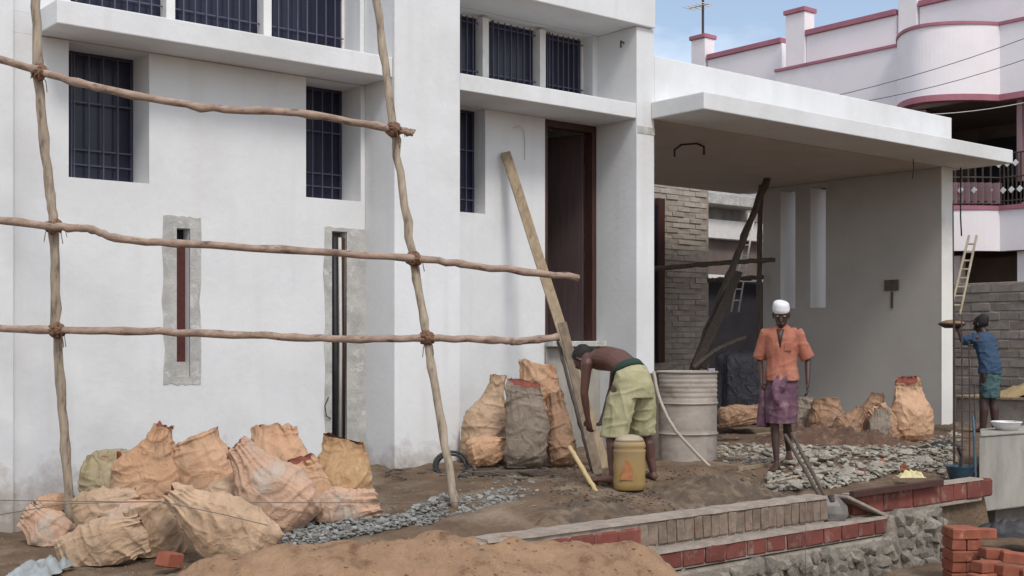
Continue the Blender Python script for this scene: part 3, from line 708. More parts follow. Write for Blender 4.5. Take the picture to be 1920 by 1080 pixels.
# ------------------------------------------------------------ planks at the entrance, leaning on the wall
a = at(948, 286, v=VD-.06); b = at(1128, 905, d=12.2)
plank('long weathered plank leaning against the wall left of the door', at(1060, 640, d=13.2)+(at(1060, 640, d=13.2)-a)*.72, a, .112, .04)
plank('shorter plank overlapping the lower end of the long leaning plank', at(1122, 890, d=12.1), at(1054, 606, d=13.0), .095, .035, 'plank_shaded')
pole('dark stick beside the lower planks', [at(1110, 880, d=12.3), at(1078, 760, d=12.8), at(1046, 640, d=13.3)], .018, 'plank_dk', 'stick', 'stick', seed=8)
pole('thin pale yellow stick lying aslant in front of the entrance planks', [at(1068, 838, d=11.2), at(1105, 900, d=10.8), at(1137, 955, d=10.4)], .021, 'bamboo_y', 'stick', 'stick', seed=9, knots=False) if 'bamboo_y' in M else None

# ------------------------------------------------------------ scaffold in front
BM = [('bamboo', 'left upright scaffold pole standing in the sack pile', [(66, -60, 9.75), (72, 140, 9.75), (90, 330, 9.8), (101, 430, 9.8), (106, 620, 9.9), (120, 800, 10.0), (131, 960, 10.1), (133, 1012, 10.15)], .036, 1),
      ('bamboo', 'right upright scaffold pole slanting down to the dirt', [(700, -50, 10.7), (722, 120, 10.65), (738, 240, 10.6), (772, 470, 10.5), (795, 600, 10.4), (820, 750, 10.3), (856, 957, 10.15)], .034, 2),
      ('bamboo2', 'topmost scaffold crossbar sloping down to the right', [(-60, 92, 9.55), (70, 132, 9.65), (200, 168, 9.7), (400, 203, 9.95), (560, 212, 10.15), (740, 243, 10.5), (776, 249, 10.55)], .031, 3),
      ('bamboo2', 'middle scaffold crossbar ending over the doorway', [(-60, 404, 9.65), (100, 425, 9.7), (170, 430, 9.75), (240, 450, 9.8), (450, 463, 10.0), (780, 485, 10.4), (900, 500, 10.6), (1082, 520, 10.9)], .031, 4),
      ('bamboo2', 'lowest scaffold crossbar at door sill height', [(-60, 613, 9.75), (105, 619, 9.8), (300, 622, 9.95), (500, 630, 10.1), (650, 636, 10.25), (800, 634, 10.35), (940, 638, 10.5), (970, 640, 10.6), (1045, 632, 10.75)], .031, 5)]
bars = []
for (m, lab, pts, r, sd_) in BM:
    bars.append(pole(lab, [at(x, y, d=d) for (x, y, d) in pts], r, m, 'scaffold_pole', 'scaffold pole', seed=sd_, n=48, group='poles of the front scaffold'))
for (bi, x, y, d, s) in ((2, 74, 135, 9.68, 1), (2, 738, 243, 10.5, 2), (3, 101, 425, 9.74, 3), (3, 776, 486, 10.42, 4), (4, 107, 619, 9.82, 5), (4, 801, 634, 10.36, 6)):
    lashing(bars[bi], at(x, y, d=d), .057, s)
M['bamboo_y'] = mat('fresh_bamboo', (.55, .42, .22), (.45, .33, .16), 6, .6, .001, 40)
pole('thin pale yellow stick lying aslant in front of the entrance planks', [at(1068, 838, d=11.2), at(1105, 900, d=10.8), at(1137, 955, d=10.4)], .021, 'bamboo_y', 'stick', 'stick', seed=9, knots=False)
# strings in front of the sacks
wire('upper thin string stretched low across the yard', sag(at(-60, 937, d=8.4), at(1062, 940, d=10.4), .015, 12), .0035, 'string', 'string', 'string')
wire('lower thin string dipping across the sack pile', [at(-60, 975, d=8.5), at(60, 955, d=8.45), at(130, 944, d=8.4), at(300, 940, d=8.35), at(420, 965, d=8.3), at(502, 985, d=8.3)], .0035, 'string', 'string', 'string')

# ------------------------------------------------------------ sacks
CAMROT = Matrix(((RT.x, FW.x, 0), (RT.y, FW.y, 0), (0, 0, 1))).to_4x4()
def sack(label, cx, cy, d, L, Wd, fat, lean, tilt, m, mouth, seed, group, inner='red_in', turn=0, bulge=.45, zlow=None, piece=None):
    """woven sack: a fabric tube of even girth, seamed flat at the bottom, filled in the middle, tied / folded / open at the top"""
    c = at(cx, cy, d=d); NT, NS = 96, 84
    R = Matrix.Translation(c)@CAMROT@Matrix.Rotation(radians(lean), 4, 'Y')@Matrix.Rotation(radians(tilt), 4, 'X')@Matrix.Rotation(radians(turn), 4, 'Z')
    rnd = random.Random(seed); of = V((seed*7.3, seed*2.9, seed*1.1))
    ph = rnd.uniform(0, 6); rings = []
    floor = (G(c.x, c.y) if zlow is None else zlow)+.012
    def cross(s):
        dep = fat*min(1, (s/.16))**.55
        top = 1.0
        if mouth == 'tied':
            neck = .84
            if s < neck: top = 1-.80*ss(.55, neck, s)
            else: top = .20+.38*ss(neck, 1, s)
        elif mouth == 'open': top = 1-.32*ss(.6, .95, s)
        elif mouth == 'fold': top = 1-.86*ss(.45, 1, s)
        elif mouth == 'peak': top = 1-.72*ss(.35, 1, s)
        return dep, top
    for i in range(NS+1):
        s = i/NS; dep, top = cross(s)
        w = sqrt(max(.0004, (Wd*.97)**2-(dep*.55)**2))
        bellyx = 1+.10*math.exp(-((s-bulge)/.25)**2)
        wx = w*bellyx; dy = dep
        if mouth in ('tied',): wx *= top; dy *= top**.8
        elif mouth == 'peak': wx *= top; dy *= top**.7
        elif mouth == 'fold': dy *= top; wx *= 1-.26*ss(.45, 1, s)
        else: dy *= top; wx *= 1-.20*ss(.5, 1, s)
        wx *= .72+.28*ss(0, .20, s)**.8
        ring = []
        sway = .06*L*nz(s*1.6, seed, 4)
        for k in range(NT):
            th = 2*pi*k/NT; ct, st_ = cos(th), sin(th)
            ex = .80
            x = wx*math.copysign(abs(ct)**ex, ct); y = dy*math.copysign(abs(st_)**ex, st_)
            z = (s-.5)*L
            p = V((x, y, z)); nrm = V((ct*dy+1e-4, st_*wx, 0)).normalized()
            q = V((x*3.4, y*3.4, z*3.4))
            # large lumps, drag folds, pleats at the ends
            warp = V((nz(q.x+seed, q.y, q.z), nz(q.x, q.y+seed, q.z+5), 0))
            lump = .050*nz(q.x*.55+seed*3, q.y*.55, q.z*.55)
            ra = rnd_ang; dirq = q.x*cos(ra)+q.z*sin(ra); cross_ = -q.x*sin(ra)+q.z*cos(ra)
            r1 = 1-abs(noise.noise(V((dirq*.55+warp.x*.7, y*2, cross_*2.3+warp.y*.8))+of)*2)
            r2 = 1-abs(noise.noise(V((q.x*1.1+warp.x*1.4, y*4, q.z*3.0+warp.y*1.5))+of*2)*2)
            vq = V((dirq*.55+warp.x*.9+seed, y*3+warp.y, cross_*1.35+warp.x*.9+of.y)); dd_ = noise.voronoi(vq)[0]
            crump = -.013*max(0, 1-(dd_[1]-dd_[0])*3.6)**1.5
            end = .22+.78*max(ss(.30, 0, s), ss(.45, .95, s))
            fold = .017*(max(0, r1)**4-.2)+.008*(max(0, r2)**3-.2)
            pl = 1-abs(nz(th*2.6+ss(0, 1, s)*.8+ph, seed, 3+s*.5)*2)
            pleat = .024*end*(pl**2-.4)*(1.0 if mouth in ('tied', 'peak') else .7)
            e_ = min(1, s/.06)
            p += nrm*(lump+fold+pleat-crump-.004)*e_
            p.x += sway*.6
            # corners at the seams stay pinched and droop
            if s < .10: p.z += -.02*L*(1-s/.10)*abs(ct)**3*.6
            if mouth in ('open', 'fold'):
                tt = ss(.78, 1, s); p.z += tt*(.05*L*nz(th*1.1, seed, 2)+.10*L*sin(th*1+ph)*.6+.03*L*nz(th*3, seed, 7))
                p.x += tt*.02*nz(th*2, seed, 8); p.y += tt*.035*nz(th*2.2, seed, 11)
            if mouth == 'tied' and s > .84: p.z += .02*nz(th*3, seed, 6)*(s-.84)*40*L; p.y -= (s-.84)*L*.5
            if mouth == 'peak': p.x += .10*L*ss(.5, 1, s)*sin(ph); p.z += .05*nz(th*2, seed)*ss(.8, 1, s)
            ring.append(p)
        rings.append(ring)
    if mouth == 'open':        # lip folds inside
        last = rings[-1]; cen = sum(last, V())/NT
        for (kx, dz) in ((.90, -.02), (.80, -.09), (.74, -.14)):
            rings.append([cen+(p-cen)*kx+V((0, 0, dz*L*1.3)) for p in last])
    Ri = R.inverted()
    out = []
    for ring in rings:
        o_ = []
        for p in ring:
            w_ = R@p
            if w_.z < floor: w_.z = floor+(w_.z-floor)*.06
            elif w_.z < floor+.05: w_.z = floor+(w_.z-floor)*.9
            o_.append(Ri@w_)
        out.append(o_)
    mb = MB(); mb.loft(out, True, 0)
    nf = len(mb.f); 
    mb.m[-1] = 1
    o = mb.build('sack', [M[m], M[inner]], smooth=True); o.matrix_world = R; o.matrix_basis = R
    tag(o, label, 'sack', group)
    if mouth == 'tied':
        cen = sum(out[int(.84*NS)], V())/NT; rr = max((p-cen).length for p in out[int(.84*NS)])
        rg = [cen+V((cos(2*pi*k/16)*rr, sin(2*pi*k/16)*rr*.85, 0)) for k in range(17)]
        mm = MB(); mm.v = []; mm.tube([R@p for p in rg], .006, 5); mm.build('tie', M['rope'], o, smooth=True)
    if mouth == 'open':
        mm = MB(); rd = random.Random(seed+5); last = out[-1]; cen = sum(last, V())/NT
        for k in range(9):
            a = rd.uniform(0, 6.28); rr = rd.uniform(0, .55)
            e = last[int(a/6.283*NT) % NT]; q = cen+(e-cen)*rr+V((0, 0, rd.uniform(-.02, .03)))
            me_ = Matrix.Translation(R@q)@Matrix.Rotation(rd.uniform(0, 3), 4, V((rd.random(), rd.random(), 1)).normalized())
            s_ = rd.uniform(.02, .045); mm.box(-s_, s_, -s_*.7, s_*.7, -s_*.5, s_*.5, M=me_)
        ob = mm.build('debris', M[inner], o)
    return o
rnd_ang = 0
LP = 'filled sacks piled by the left wall'; CP = 'filled sacks by the entrance'; PP = 'filled sacks inside the porch'
SK = [
 ('olive beige sack with red scraps in its mouth, behind the left scaffold pole foot', 200, 903, 10.3, .48, .235, .17, 4, 0, 'sack_ol', 'open', 1, LP, 'red_in'),
 ('tall orange sack with a peaked top, standing highest in the left pile', 292, 878, 10.05, .70, .31, .18, 17, 4, 'sack_or', 'peak', 2, LP, 'red_in'),
 ('orange pink slumped sack with its torn mouth open, right of the peaked one', 380, 880, 10.15, .56, .27, .19, -14, 0, 'sack_or', 'open', 3, LP, 'red_in'),
 ('large pinkish sack leaning left in the middle of the left pile', 500, 918, 9.72, .84, .31, .22, -44, 6, 'sack_pk', 'peak', 4, LP, 'red_in'),
 ('orange sack with an arched flap mouth, behind the large pinkish sack', 524, 868, 10.3, .60, .27, .17, -10, 0, 'sack_or', 'fold', 5, LP, 'red_in'),
 ('golden brown upright sack with a gathered top, at the right end of the pile', 643, 893, 10.2, .62, .275, .18, 2, 0, 'sack_go', 'fold', 6, LP, 'red_in'),
 ('torn low sack spilling red bits, under the golden brown sack', 645, 950, 9.95, .58, .16, .13, 84, 0, 'sack_pk', 'open', 7, LP, 'red_in'),
 ('large beige sack lying aslant at the front of the pile', 408, 992, 8.95, .86, .27, .19, -60, 8, 'sack_be', 'peak', 8, LP, 'red_in'),
 ('beige standing sack with a dark open side, between the two front lying sacks', 292, 1000, 9.25, .46, .22, .15, -16, 10, 'sack_be', 'open', 9, LP, 'dark_in'),
 ('plump beige sack lying at the front left corner of the pile', 190, 1027, 8.95, .64, .20, .14, 72, 0, 'sack_be', 'fold', 10, LP, 'red_in'),
 ('sack lying open with dark bluish contents, right of the left pole foot', 200, 957, 9.6, .50, .17, .11, 76, -15, 'sack_be', 'open', 11, LP, 'dark_in'),
 ('dull brown sack at the far left end of the pile, partly behind the pole', 90, 992, 9.8, .42, .19, .12, -52, 0, 'sack_pk', 'fold', 12, LP, 'red_in'),
 ('small orange sack lying against the wall at the far left', 110, 945, 10.4, .30, .10, .09, 75, 0, 'sack_or', 'fold', 13, LP, 'red_in'),
 ('tan creased sack standing at the left of the entrance group', 915, 785, 12.95, .92, .275, .20, 5, 0, 'sack_be', 'peak', 21, CP, 'red_in'),
 ('bright orange sack end lying low below the tan standing sack', 914, 845, 12.6, .42, .155, .12, 80, 0, 'sack_or', 'fold', 22, CP, 'red_in'),
 ('grey dusty sack standing in the middle of the entrance group', 985, 798, 12.5, .86, .235, .15, 1, 0, 'sack_gr', 'fold', 23, CP, 'red_in'),
 ('orange sack with a gaping spiky mouth behind the grey sack', 1015, 765, 13.0, .96, .25, .17, -3, 8, 'sack_or', 'open', 24, CP, 'dark_in'),
 ('narrow rust brown sack squeezed between the grey sack and the planks', 1050, 808, 12.6, .74, .14, .12, -6, 0, 'sack_dk', 'fold', 25, CP, 'red_in'),
 ('slumped rust orange sack half buried in the porch rubbish heap', 1592, 800, 15.5, .52, .20, .15, 28, 0, 'sack_dk', 'peak', 36, PP, 'red_in'),
 ('orange sack lying against the brown slumped porch sack', 1668, 795, 15.6, .55, .18, .14, -38, 0, 'sack_or', 'fold', 37, PP, 'red_in'),
 ('dusky grey brown sack at the left end of the porch sack row', 1508, 790, 16.2, .60, .22, .16, -12, 0, 'sack_gr', 'fold', 38, PP, 'red_in'),
 ('small tan sack wedged between the peaked and the pinkish sacks', 440, 925, 9.85, .50, .19, .14, 35, 0, 'sack_be', 'peak', 14, LP, 'red_in'),
 ('orange sack filling the gap below the golden brown sack', 585, 915, 10.0, .50, .17, .14, -25, 0, 'sack_or', 'fold', 15, LP, 'red_in'),
 ('low beige sack end tucked behind the front left corner sack', 262, 965, 9.6, .46, .16, .13, 58, 0, 'sack_pk', 'peak', 16, LP, 'red_in'),
 ('pinkish orange upright sack nearest the porch wall end', 1706, 773, 15.6, .82, .25, .17, -4, 0, 'sack_or', 'fold', 31, PP, 'red_in'),
 ('brown slumped sack left of the upright porch sack', 1634, 785, 15.9, .66, .27, .18, 9, 0, 'sack_dk', 'peak', 32, PP, 'red_in'),
 ('orange and brown low sack behind the man in the orange shirt', 1553, 790, 15.9, .56, .26, .18, -8, 0, 'sack_dk', 'open', 33, PP, 'dark_in'),
 ('small grey sack in front of the brown slumped porch sack', 1652, 800, 15.2, .42, .14, .10, 3, 0, 'sack_gr', 'fold', 34, PP, 'red_in'),
 ('flat orange sack lying in the porch left of the man in the orange shirt', 1384, 782, 15.6, .50, .15, .11, 82, 0, 'sack_dk', 'fold', 35, PP, 'red_in'),
]
for s_ in SK:
    rnd_ang = random.Random(s_[11]*3).uniform(-1.4, 1.4)
    z_low = None
    if s_[11] in (2, 3, 5): z_low = at(s_[1], 945, d=s_[3]).z
    if s_[11] == 11: z_low = at(200, 985, d=9.6).z
    sack(*s_[:14], zlow=z_low)

for (x, y, d, w_, h_, m, lab) in ((228, 868, 10.05, .09, .19, 'red_in', 'dark red scrap standing up out of the olive beige sack'),):
    c = at(x, y, d=d); b = MB(); n = 8; rg = []
    for k in range(n+1):
        t = k/n; ww = w_*(1-.7*t)*.6; c2 = c+V((0, 0, (t-.5)*h_))-RT*.02*t+FW*.02*sin(t*4)
        rg.append([c2-RT*ww, c2-FW*.012, c2+RT*ww, c2+FW*.012])
    b.loft(rg, True); tag(b.build('cloth_scrap', M[m], smooth=True), lab, 'scrap')
# ------------------------------------------------------------ loose stones, rubble, gravel
gm = [rock_mesh(40+i, M['gravel'], 1, .3, 'stone_chip', .6) for i in range(6)]
rm = [rock_mesh(60+i, M['rubble'], 2, .3, 'stone_chip', .45) for i in range(6)]
def pick(region, rnd):
    x0, x1, y0, y1 = region; x, y = rnd.uniform(x0, x1), rnd.uniform(y0, y1)
    p = at(x, y, z=-.05)
    for _ in range(3): p = at(x, y, z=G(p.x, p.y))
    return p
def scatter(region, big, small, smin, smax, meshes, m, lab, cat, grp, name, seed, lift=.0, stuffname='gravel', fade=None):
    rnd = random.Random(seed)
    for i in range(big):
        p = pick(region, rnd); s = rnd.uniform(smax*.6, smax)
        o = obj(name, rnd.choice(meshes), loc=(p.x, p.y, G2(p.x, p.y)+s*.12+lift), rot=(rnd.uniform(-.5, .5), rnd.uniform(-.5, .5), rnd.uniform(0, 6)))
        o.scale = (s, s*rnd.uniform(.6, 1), s*rnd.uniform(.6, 1)); tag(o, lab, cat, grp)
    vs, fs = [], []
    for i in range(small):
        p = pick(region, rnd); s = rnd.uniform(smin, smax*.55)
        me = rnd.choice(meshes if len(meshes[0].vertices) < 50 else gm)
        Mx = Matrix.Translation((p.x, p.y, G2(p.x, p.y)+s*.1+lift*rnd.random()))@Matrix.Rotation(rnd.uniform(0, 6), 4, 'Z')@Matrix.Rotation(rnd.uniform(-.7, .7), 4, 'X')@Matrix.Diagonal((s, s*rnd.uniform(.5, 1), s*rnd.uniform(.5, 1), 1))
        o0 = len(vs); vs += [Mx@q.co for q in me.vertices]; fs += [tuple(k+o0 for k in f.vertices) for f in me.polygons]
    b = MB(); b.v = [tuple(q) for q in vs]; b.f = fs; b.m = [0]*len(fs)
    b.build(stuffname, m, kind='stuff')
scatter((520, 840, 978, 1026), 30, 2200, .02, .12, gm, M['gravel'], 'bluish grey broken stone lying on the gravel beside the sand heap', 'stone', 'broken stones by the sand heap', 'broken_stone', 11, .03)
scatter((470, 1010, 950, 1028), 14, 420, .01, .09, gm, M['gravel'], 'stray grey stone lying in the dirt around the gravel by the sand heap', 'stone', 'stray stones around the gravel', 'broken_stone', 31, -.01, 'gravel')
scatter((1380, 1800, 826, 905), 0, 2200, .006, .05, gm, M['rubble'], '', '', '', '', 32, 0, 'rubble')
scatter((850, 985, 955, 1002), 12, 250, .02, .12, gm, M['gravel'], 'grey broken stone on the dirt behind the low brick wall', 'stone', 'broken stones behind the low wall', 'broken_stone', 12, .0)
scatter((1440, 1790, 842, 893), 46, 1500, .025, .20, rm, M['rubble'], 'flat chunk of cement rubble on the heap before the porch', 'rubble', 'rubble chunks before the porch', 'rubble_chunk', 13, .04, 'rubble')
scatter((1345, 1500, 835, 870), 12, 350, .02, .16, rm, M['rubble'], 'pale rubble chunk on the ground between the drum and the man in the orange shirt', 'rubble', 'rubble chunks beside the drum', 'rubble_chunk', 14, .0, 'rubble')
scatter((1480, 1800, 815, 845), 10, 400, .03, .15, rm, M['rubble'], 'rubble chunk lying at the feet of the porch sacks', 'rubble', 'rubble chunks under the porch sacks', 'rubble_chunk', 15, .0, 'rubble')
scatter((720, 1240, 880, 960), 0, 900, .008, .035, gm, M['gravel'], '', '', '', '', 16, 0, 'pebbles')
scatter((1030, 1560, 880, 950), 0, 2200, .01, .075, gm, M['mud'], '', '', '', '', 17, 0, 'soil_crumbs')
scatter((0, 420, 1000, 1075), 0, 350, .008, .035, gm, M['gravel'], '', '', '', '', 18, 0, 'pebbles')
scatter((860, 1080, 878, 900), 0, 320, .02, .07, gm, M['stone'], '', '', '', '', 19, 0, 'gravel')

def heap(label, parts, m, x0, x1, y0, y1, n=70, name='soil_heap', cat='soil heap'):
    mb = MB()
    for i in range(n+1):
        for j in range(n+1):
            u = x0+(x1-x0)*i/n; v = y0+(y1-y0)*j/n; h = 0
            for (pu, pv_, ru, rv, hh) in parts: h += hh*math.exp(-(((u-pu)/ru)**2+((v-pv_)/rv)**2))
            q = V((u*5, v*5, 2)); h = h*(1+.5*fbm(q, 4))+.03*fbm(q*2.5, 3)-.035
            mb.v.append((u, v, G(u, v)+h))
    for i in range(n):
        for j in range(n): mb.f.append((i*(n+1)+j, (i+1)*(n+1)+j, (i+1)*(n+1)+j+1, i*(n+1)+j+1)); mb.m.append(0)
    return tag(mb.build(name, M[m], smooth=True), label, cat)
a_, b_, c_ = at(1345, 912, z=.0), at(1215, 945, z=0), at(1090, 950, z=-.05)
M['rubbish'] = mat('brown_rubbish_soil', (.15, .085, .055), (.09, .055, .04), 9, .95, .03, 25, c3=(.25, .16, .11), s3=7, t3=(.52, .66))
r1, r2, r3 = at(1540, 822, d=15.4), at(1640, 825, d=15.2), at(1475, 815, d=15.6)
heap('low heap of brown rubbish and soil at the feet of the porch sacks', [(r1.x, r1.y, .6, .4, .22), (r2.x, r2.y, .5, .35, .16), (r3.x, r3.y, .4, .35, .12)], 'rubbish', r3.x-1.4, r2.x+1.2, r2.y-1.2, r3.y+1.3, 80, 'rubbish_heap', 'rubbish heap')
heap('dark wet soil heap between the steel drum and the low brick wall', [(a_.x, a_.y, .55, .28, .17), (b_.x, b_.y, .5, .22, .10), (c_.x, c_.y, .5, .2, .07)], 'mud', 5.6, 9.6, 6.75, 9.0)
bits = [brick_mesh(.11, .08, .07, M['brick_new'], 300+i, .018, name='brick_bit') for i in range(5)]
scatter((1495, 1745, 806, 832), 16, 0, .4, 1.0, bits, M['brick'], 'broken brick lying against the feet of the sacks in the porch', 'brick', 'broken bricks in the porch', 'brick_bit', 21, .02)
scatter((1590, 1700, 892, 905), 5, 0, .4, .8, bits, M['brick'], 'broken brick behind the right part of the low wall', 'brick', 'broken bricks behind the low wall', 'brick_bit', 22, .0)
rd = random.Random(33)
for (x0, x1, y0, y1, n, lab, grp, m, sz) in ((865, 1075, 884, 900, 14, 'dark wood scrap on the ground before the entrance sacks', 'wood scraps by the entrance', 'plank_dk', .22), (1350, 1480, 815, 850, 9, 'pale wood scrap lying in the porch rubble beside the drum', 'wood scraps beside the drum', 'plank', .35), (1290, 1420, 770, 810, 8, 'dark wood offcut in the dim porch behind the drum', 'offcuts behind the drum', 'plank_dk', .5), (720, 860, 882, 900, 7, 'small dark scrap along the foot of the wide column', 'scraps at the column foot', 'plank_dk', .14)):
    for k in range(n):
        p = pick((x0, x1, y0, y1), rd); L_ = sz*rd.uniform(.5, 1.1); w_ = rd.uniform(.02, .05); t_ = rd.uniform(.008, .02)
        b = MB(); q = [b.box(-L_/2, L_/2, -w_/2, w_/2, 0, t_)]
        b.v = [(x+.006*nz(x*9, k), y+.01*nz(x*7, k, 4), z+.01*nz(x*8, k, 8)) for (x, y, z) in b.v]
        o = obj('wood_scrap', b.mesh('wood_scrap', M[m]), loc=(p.x, p.y, G2(p.x, p.y)+.012+.03*rd.random()), rot=(rd.uniform(-.15, .15), rd.uniform(-.12, .12), rd.uniform(0, 3.1)))
        tag(o, lab, 'wood scrap', grp)
# sand heap in the foreground
mb = MB(); nu, nvv = 260, 150; A0, A1, B0, B1 = 1.6, 6.55, 4.6, 7.9
prof = [(370, 1062), (430, 1040), (520, 1026), (620, 1018), (760, 1010), (830, 1003), (930, 1013), (1040, 1016), (1120, 1020), (1180, 1016), (1205, 1026)]
ridge = []
for (x, y) in prof:
    t = (x-370)/830; p = at(x, y, v=7.35-1.15*t); ridge.append(p)
def ridge_at(u):
    if u <= ridge[0].x: return ridge[0].y, ridge[0].z-(ridge[0].x-u)*.5
    for a, b in zip(ridge, ridge[1:]):
        if u <= b.x:
            t = (u-a.x)/(b.x-a.x); return a.y+(b.y-a.y)*t, a.z+(b.z-a.z)*t
    e = ridge[-1]; return e.y, e.z-(u-e.x)*2.2
for i in range(nu+1):
    u = A0+(A1-A0)*i/nu; rv, rz = ridge_at(u)
    for j in range(nvv+1):
        v = B0+(B1-B0)*j/nvv; dd = v-rv
        z = rz-(sqrt(dd*dd+.02)-.1414)*(.50 if dd < 0 else .95)
        z += .045*fbm(V((u*3, v*3, 4)), 5)+.016*nz(u*11, v*11, 3)+.010*abs(nz(u*23, v*23, 9))
        mb.v.append((u, v, max(z, G(u, v)-.05)))
for i in range(nu):
    for j in range(nvv): mb.f.append((i*(nvv+1)+j, (i+1)*(nvv+1)+j, (i+1)*(nvv+1)+j+1, i*(nvv+1)+j+1)); mb.m.append(0)
rd = random.Random(77); vs, fs = [], []
for i in range(2600):
    u = rd.uniform(A0+.1, A1-.05); ii = int((u-A0)/(A1-A0)*nu); jj = rd.randrange(2, nvv-2); base = V(mb.v[ii*(nvv+1)+jj])
    if base.z < -.7: continue
    s_ = rd.choice((.008, .01, .012, .018, .03)) * rd.uniform(.6, 1.3); me = rd.choice(gm)
    Mx = Matrix.Translation(base+V((0, 0, s_*.15)))@Matrix.Rotation(rd.uniform(0, 6), 4, 'Z')@Matrix.Diagonal((s_, s_*.8, s_*.9, 1))
    o0 = len(vs); vs += [tuple(Mx@q.co) for q in me.vertices]; fs += [tuple(k+o0 for k in f.vertices) for f in me.polygons]
cb = MB(); cb.v = vs; cb.f = fs; cb.m = [0]*len(fs); cb.build('sand_clods', M['clod'], kind='stuff')
tag(mb.build('sand_heap', M['sand'], smooth=True), 'long heap of brown sand along the bottom of the picture beside the low brick wall', 'sand heap')

# ------------------------------------------------------------ drum, hose, yellow can, coil
dm = thing('steel_drum', 'old faded steel drum with ribs standing behind the bending man', 'drum', at(1288, 868, z=0))
c = at(1288, 866, z=.0); rad = .315; z0 = -.01; rings = []
hh = []
H_ = .97
for k in range(60):
    h = H_*k/59; r_ = rad
    for rb in (.0, .33, .66, 1.0): r_ += .012*math.exp(-((h/H_-rb)/.012)**2)
    if h > .68*H_: r_ += .006*sin((h-.68*H_)*2*pi/.05)
    r_ *= 1+.0*k; hh.append((r_, h))
for (r_, h) in hh: rings.append([(c.x+r_*cos(2*pi*k/48)*(1+.012*nz(k*.3, h*4)), c.y+r_*sin(2*pi*k/48)*(1+.012*nz(k*.3, h*4)), z0+h) for k in range(48)])
MB().loft(rings, False).build('drum_shell', M['drum'], dm, smooth=True)
MB().loft([[(c.x+(rad-.01)*cos(2*pi*k/32), c.y+(rad-.01)*sin(2*pi*k/32), z0+h) for k in range(32)] for h in (H_-.04, H_-.035)], True).build('drum_lid', M['drum'], dm)
for hz in (.33, .66, .995):
    MB().tube([(c.x+(rad+.006)*cos(2*pi*k/40), c.y+(rad+.006)*sin(2*pi*k/40), z0+H_*hz) for k in range(41)], .011, 6).build('hoop', M['drum'], dm, smooth=True)
pole('curved pale hose running from the drum top down to the soil', [at(1226, 697, d=12.45), at(1236, 745, d=12.3), at(1262, 800, d=12.2), at(1298, 842, d=12.1), at(1332, 876, d=12.0)], .016, 'hose', 'hose', 'hose', seed=3, knots=False)
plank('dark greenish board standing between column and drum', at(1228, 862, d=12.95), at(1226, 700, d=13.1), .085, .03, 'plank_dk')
cn = thing('yellow_can', 'dirty yellow plastic can with a pale rounded top between the legs of the bending man', 'can', at(1180, 918, z=0))
c = at(1180, 917, z=0); z0 = G(c.x, c.y)
prof = [(.12, 0), (.136, .01), (.140, .06), (.137, .14), (.143, .2), (.136, .27), (.139, .33), (.143, .345), (.128, .36), (.142, .375), (.131, .42)]
def rev(prof, c, z0, n=32, sx=1, sy=.8, ang=-.69):
    out = []
    for (r_, h) in prof:
        rg = []
        for k in range(n):
            a = 2*pi*k/n; x, y = r_*sx*math.copysign(abs(cos(a))**.8, cos(a)), r_*sy*math.copysign(abs(sin(a))**.8, sin(a))
            rg.append((c.x+x*cos(ang)-y*sin(ang), c.y+x*sin(ang)+y*cos(ang), z0+h))
        out.append(rg)
    return out
MB().loft(rev(prof, c, z0), True).build('can_body', M['yellow'], cn, smooth=True)
MB().loft(rev([(.130, .421), (.118, .445), (.085, .468), (.04, .478), (.01, .48)], c, z0), True).build('can_top', M['whitep'], cn, smooth=True)
tb = c-FW*.118-RT*.03
mm = MB(); vs = [tb+RT*x+V((0, 0, z0+z))-V((0, 0, c.z)) for (x, z) in ((-.06, .10), (.05, .09), (.045, .2), (.0, .27), (-.03, .2))]
vs = [q.to_tuple() for q in vs]; v2 = [tuple(V(q)+FW*.03) for q in vs]
mm.loft([vs, v2], True); mm.build('print', M['redp'], cn)
def coil(label, cx, cy, d, R_, r_, seed):
    mm = MB(); c = at(cx, cy, d=d); rnd = random.Random(seed)
    for t in range(4):
        tilt = rnd.uniform(-.25, .25); rr = R_*rnd.uniform(.78, 1.05); o = V((rnd.uniform(-.03, .03), rnd.uniform(-.03, .03), 0))
        ax = (RT+FW*tilt).normalized(); up_ = (V((0, 0, 1))*.78+FW*rnd.uniform(.35, .7)).normalized()
        mm.tube([c+o+ax*cos(2*pi*k/26)*rr+up_*sin(2*pi*k/26)*rr*.85 for k in range(27)], r_, 6)
    return tag(mm.build('cable_coil', M['black'], smooth=True), label, 'coil of pipe')
coil('black pipe coil lying at the foot of the wide column', 845, 873, 12.2, .17, .012, 4)
pole('black pipe trailing from the coil in front of the sacks', [at(862, 893, d=11.9), at(900, 906, d=11.7), at(935, 897, d=11.8)], .022, 'black', 'pipe_piece', 'pipe', seed=1, knots=False)
plank('dark plank lying on the ground in front of the entrance sacks', at(885, 888, d=12.0), at(1010, 884, d=12.0), .12, .04, 'plank_dk', side=FW)
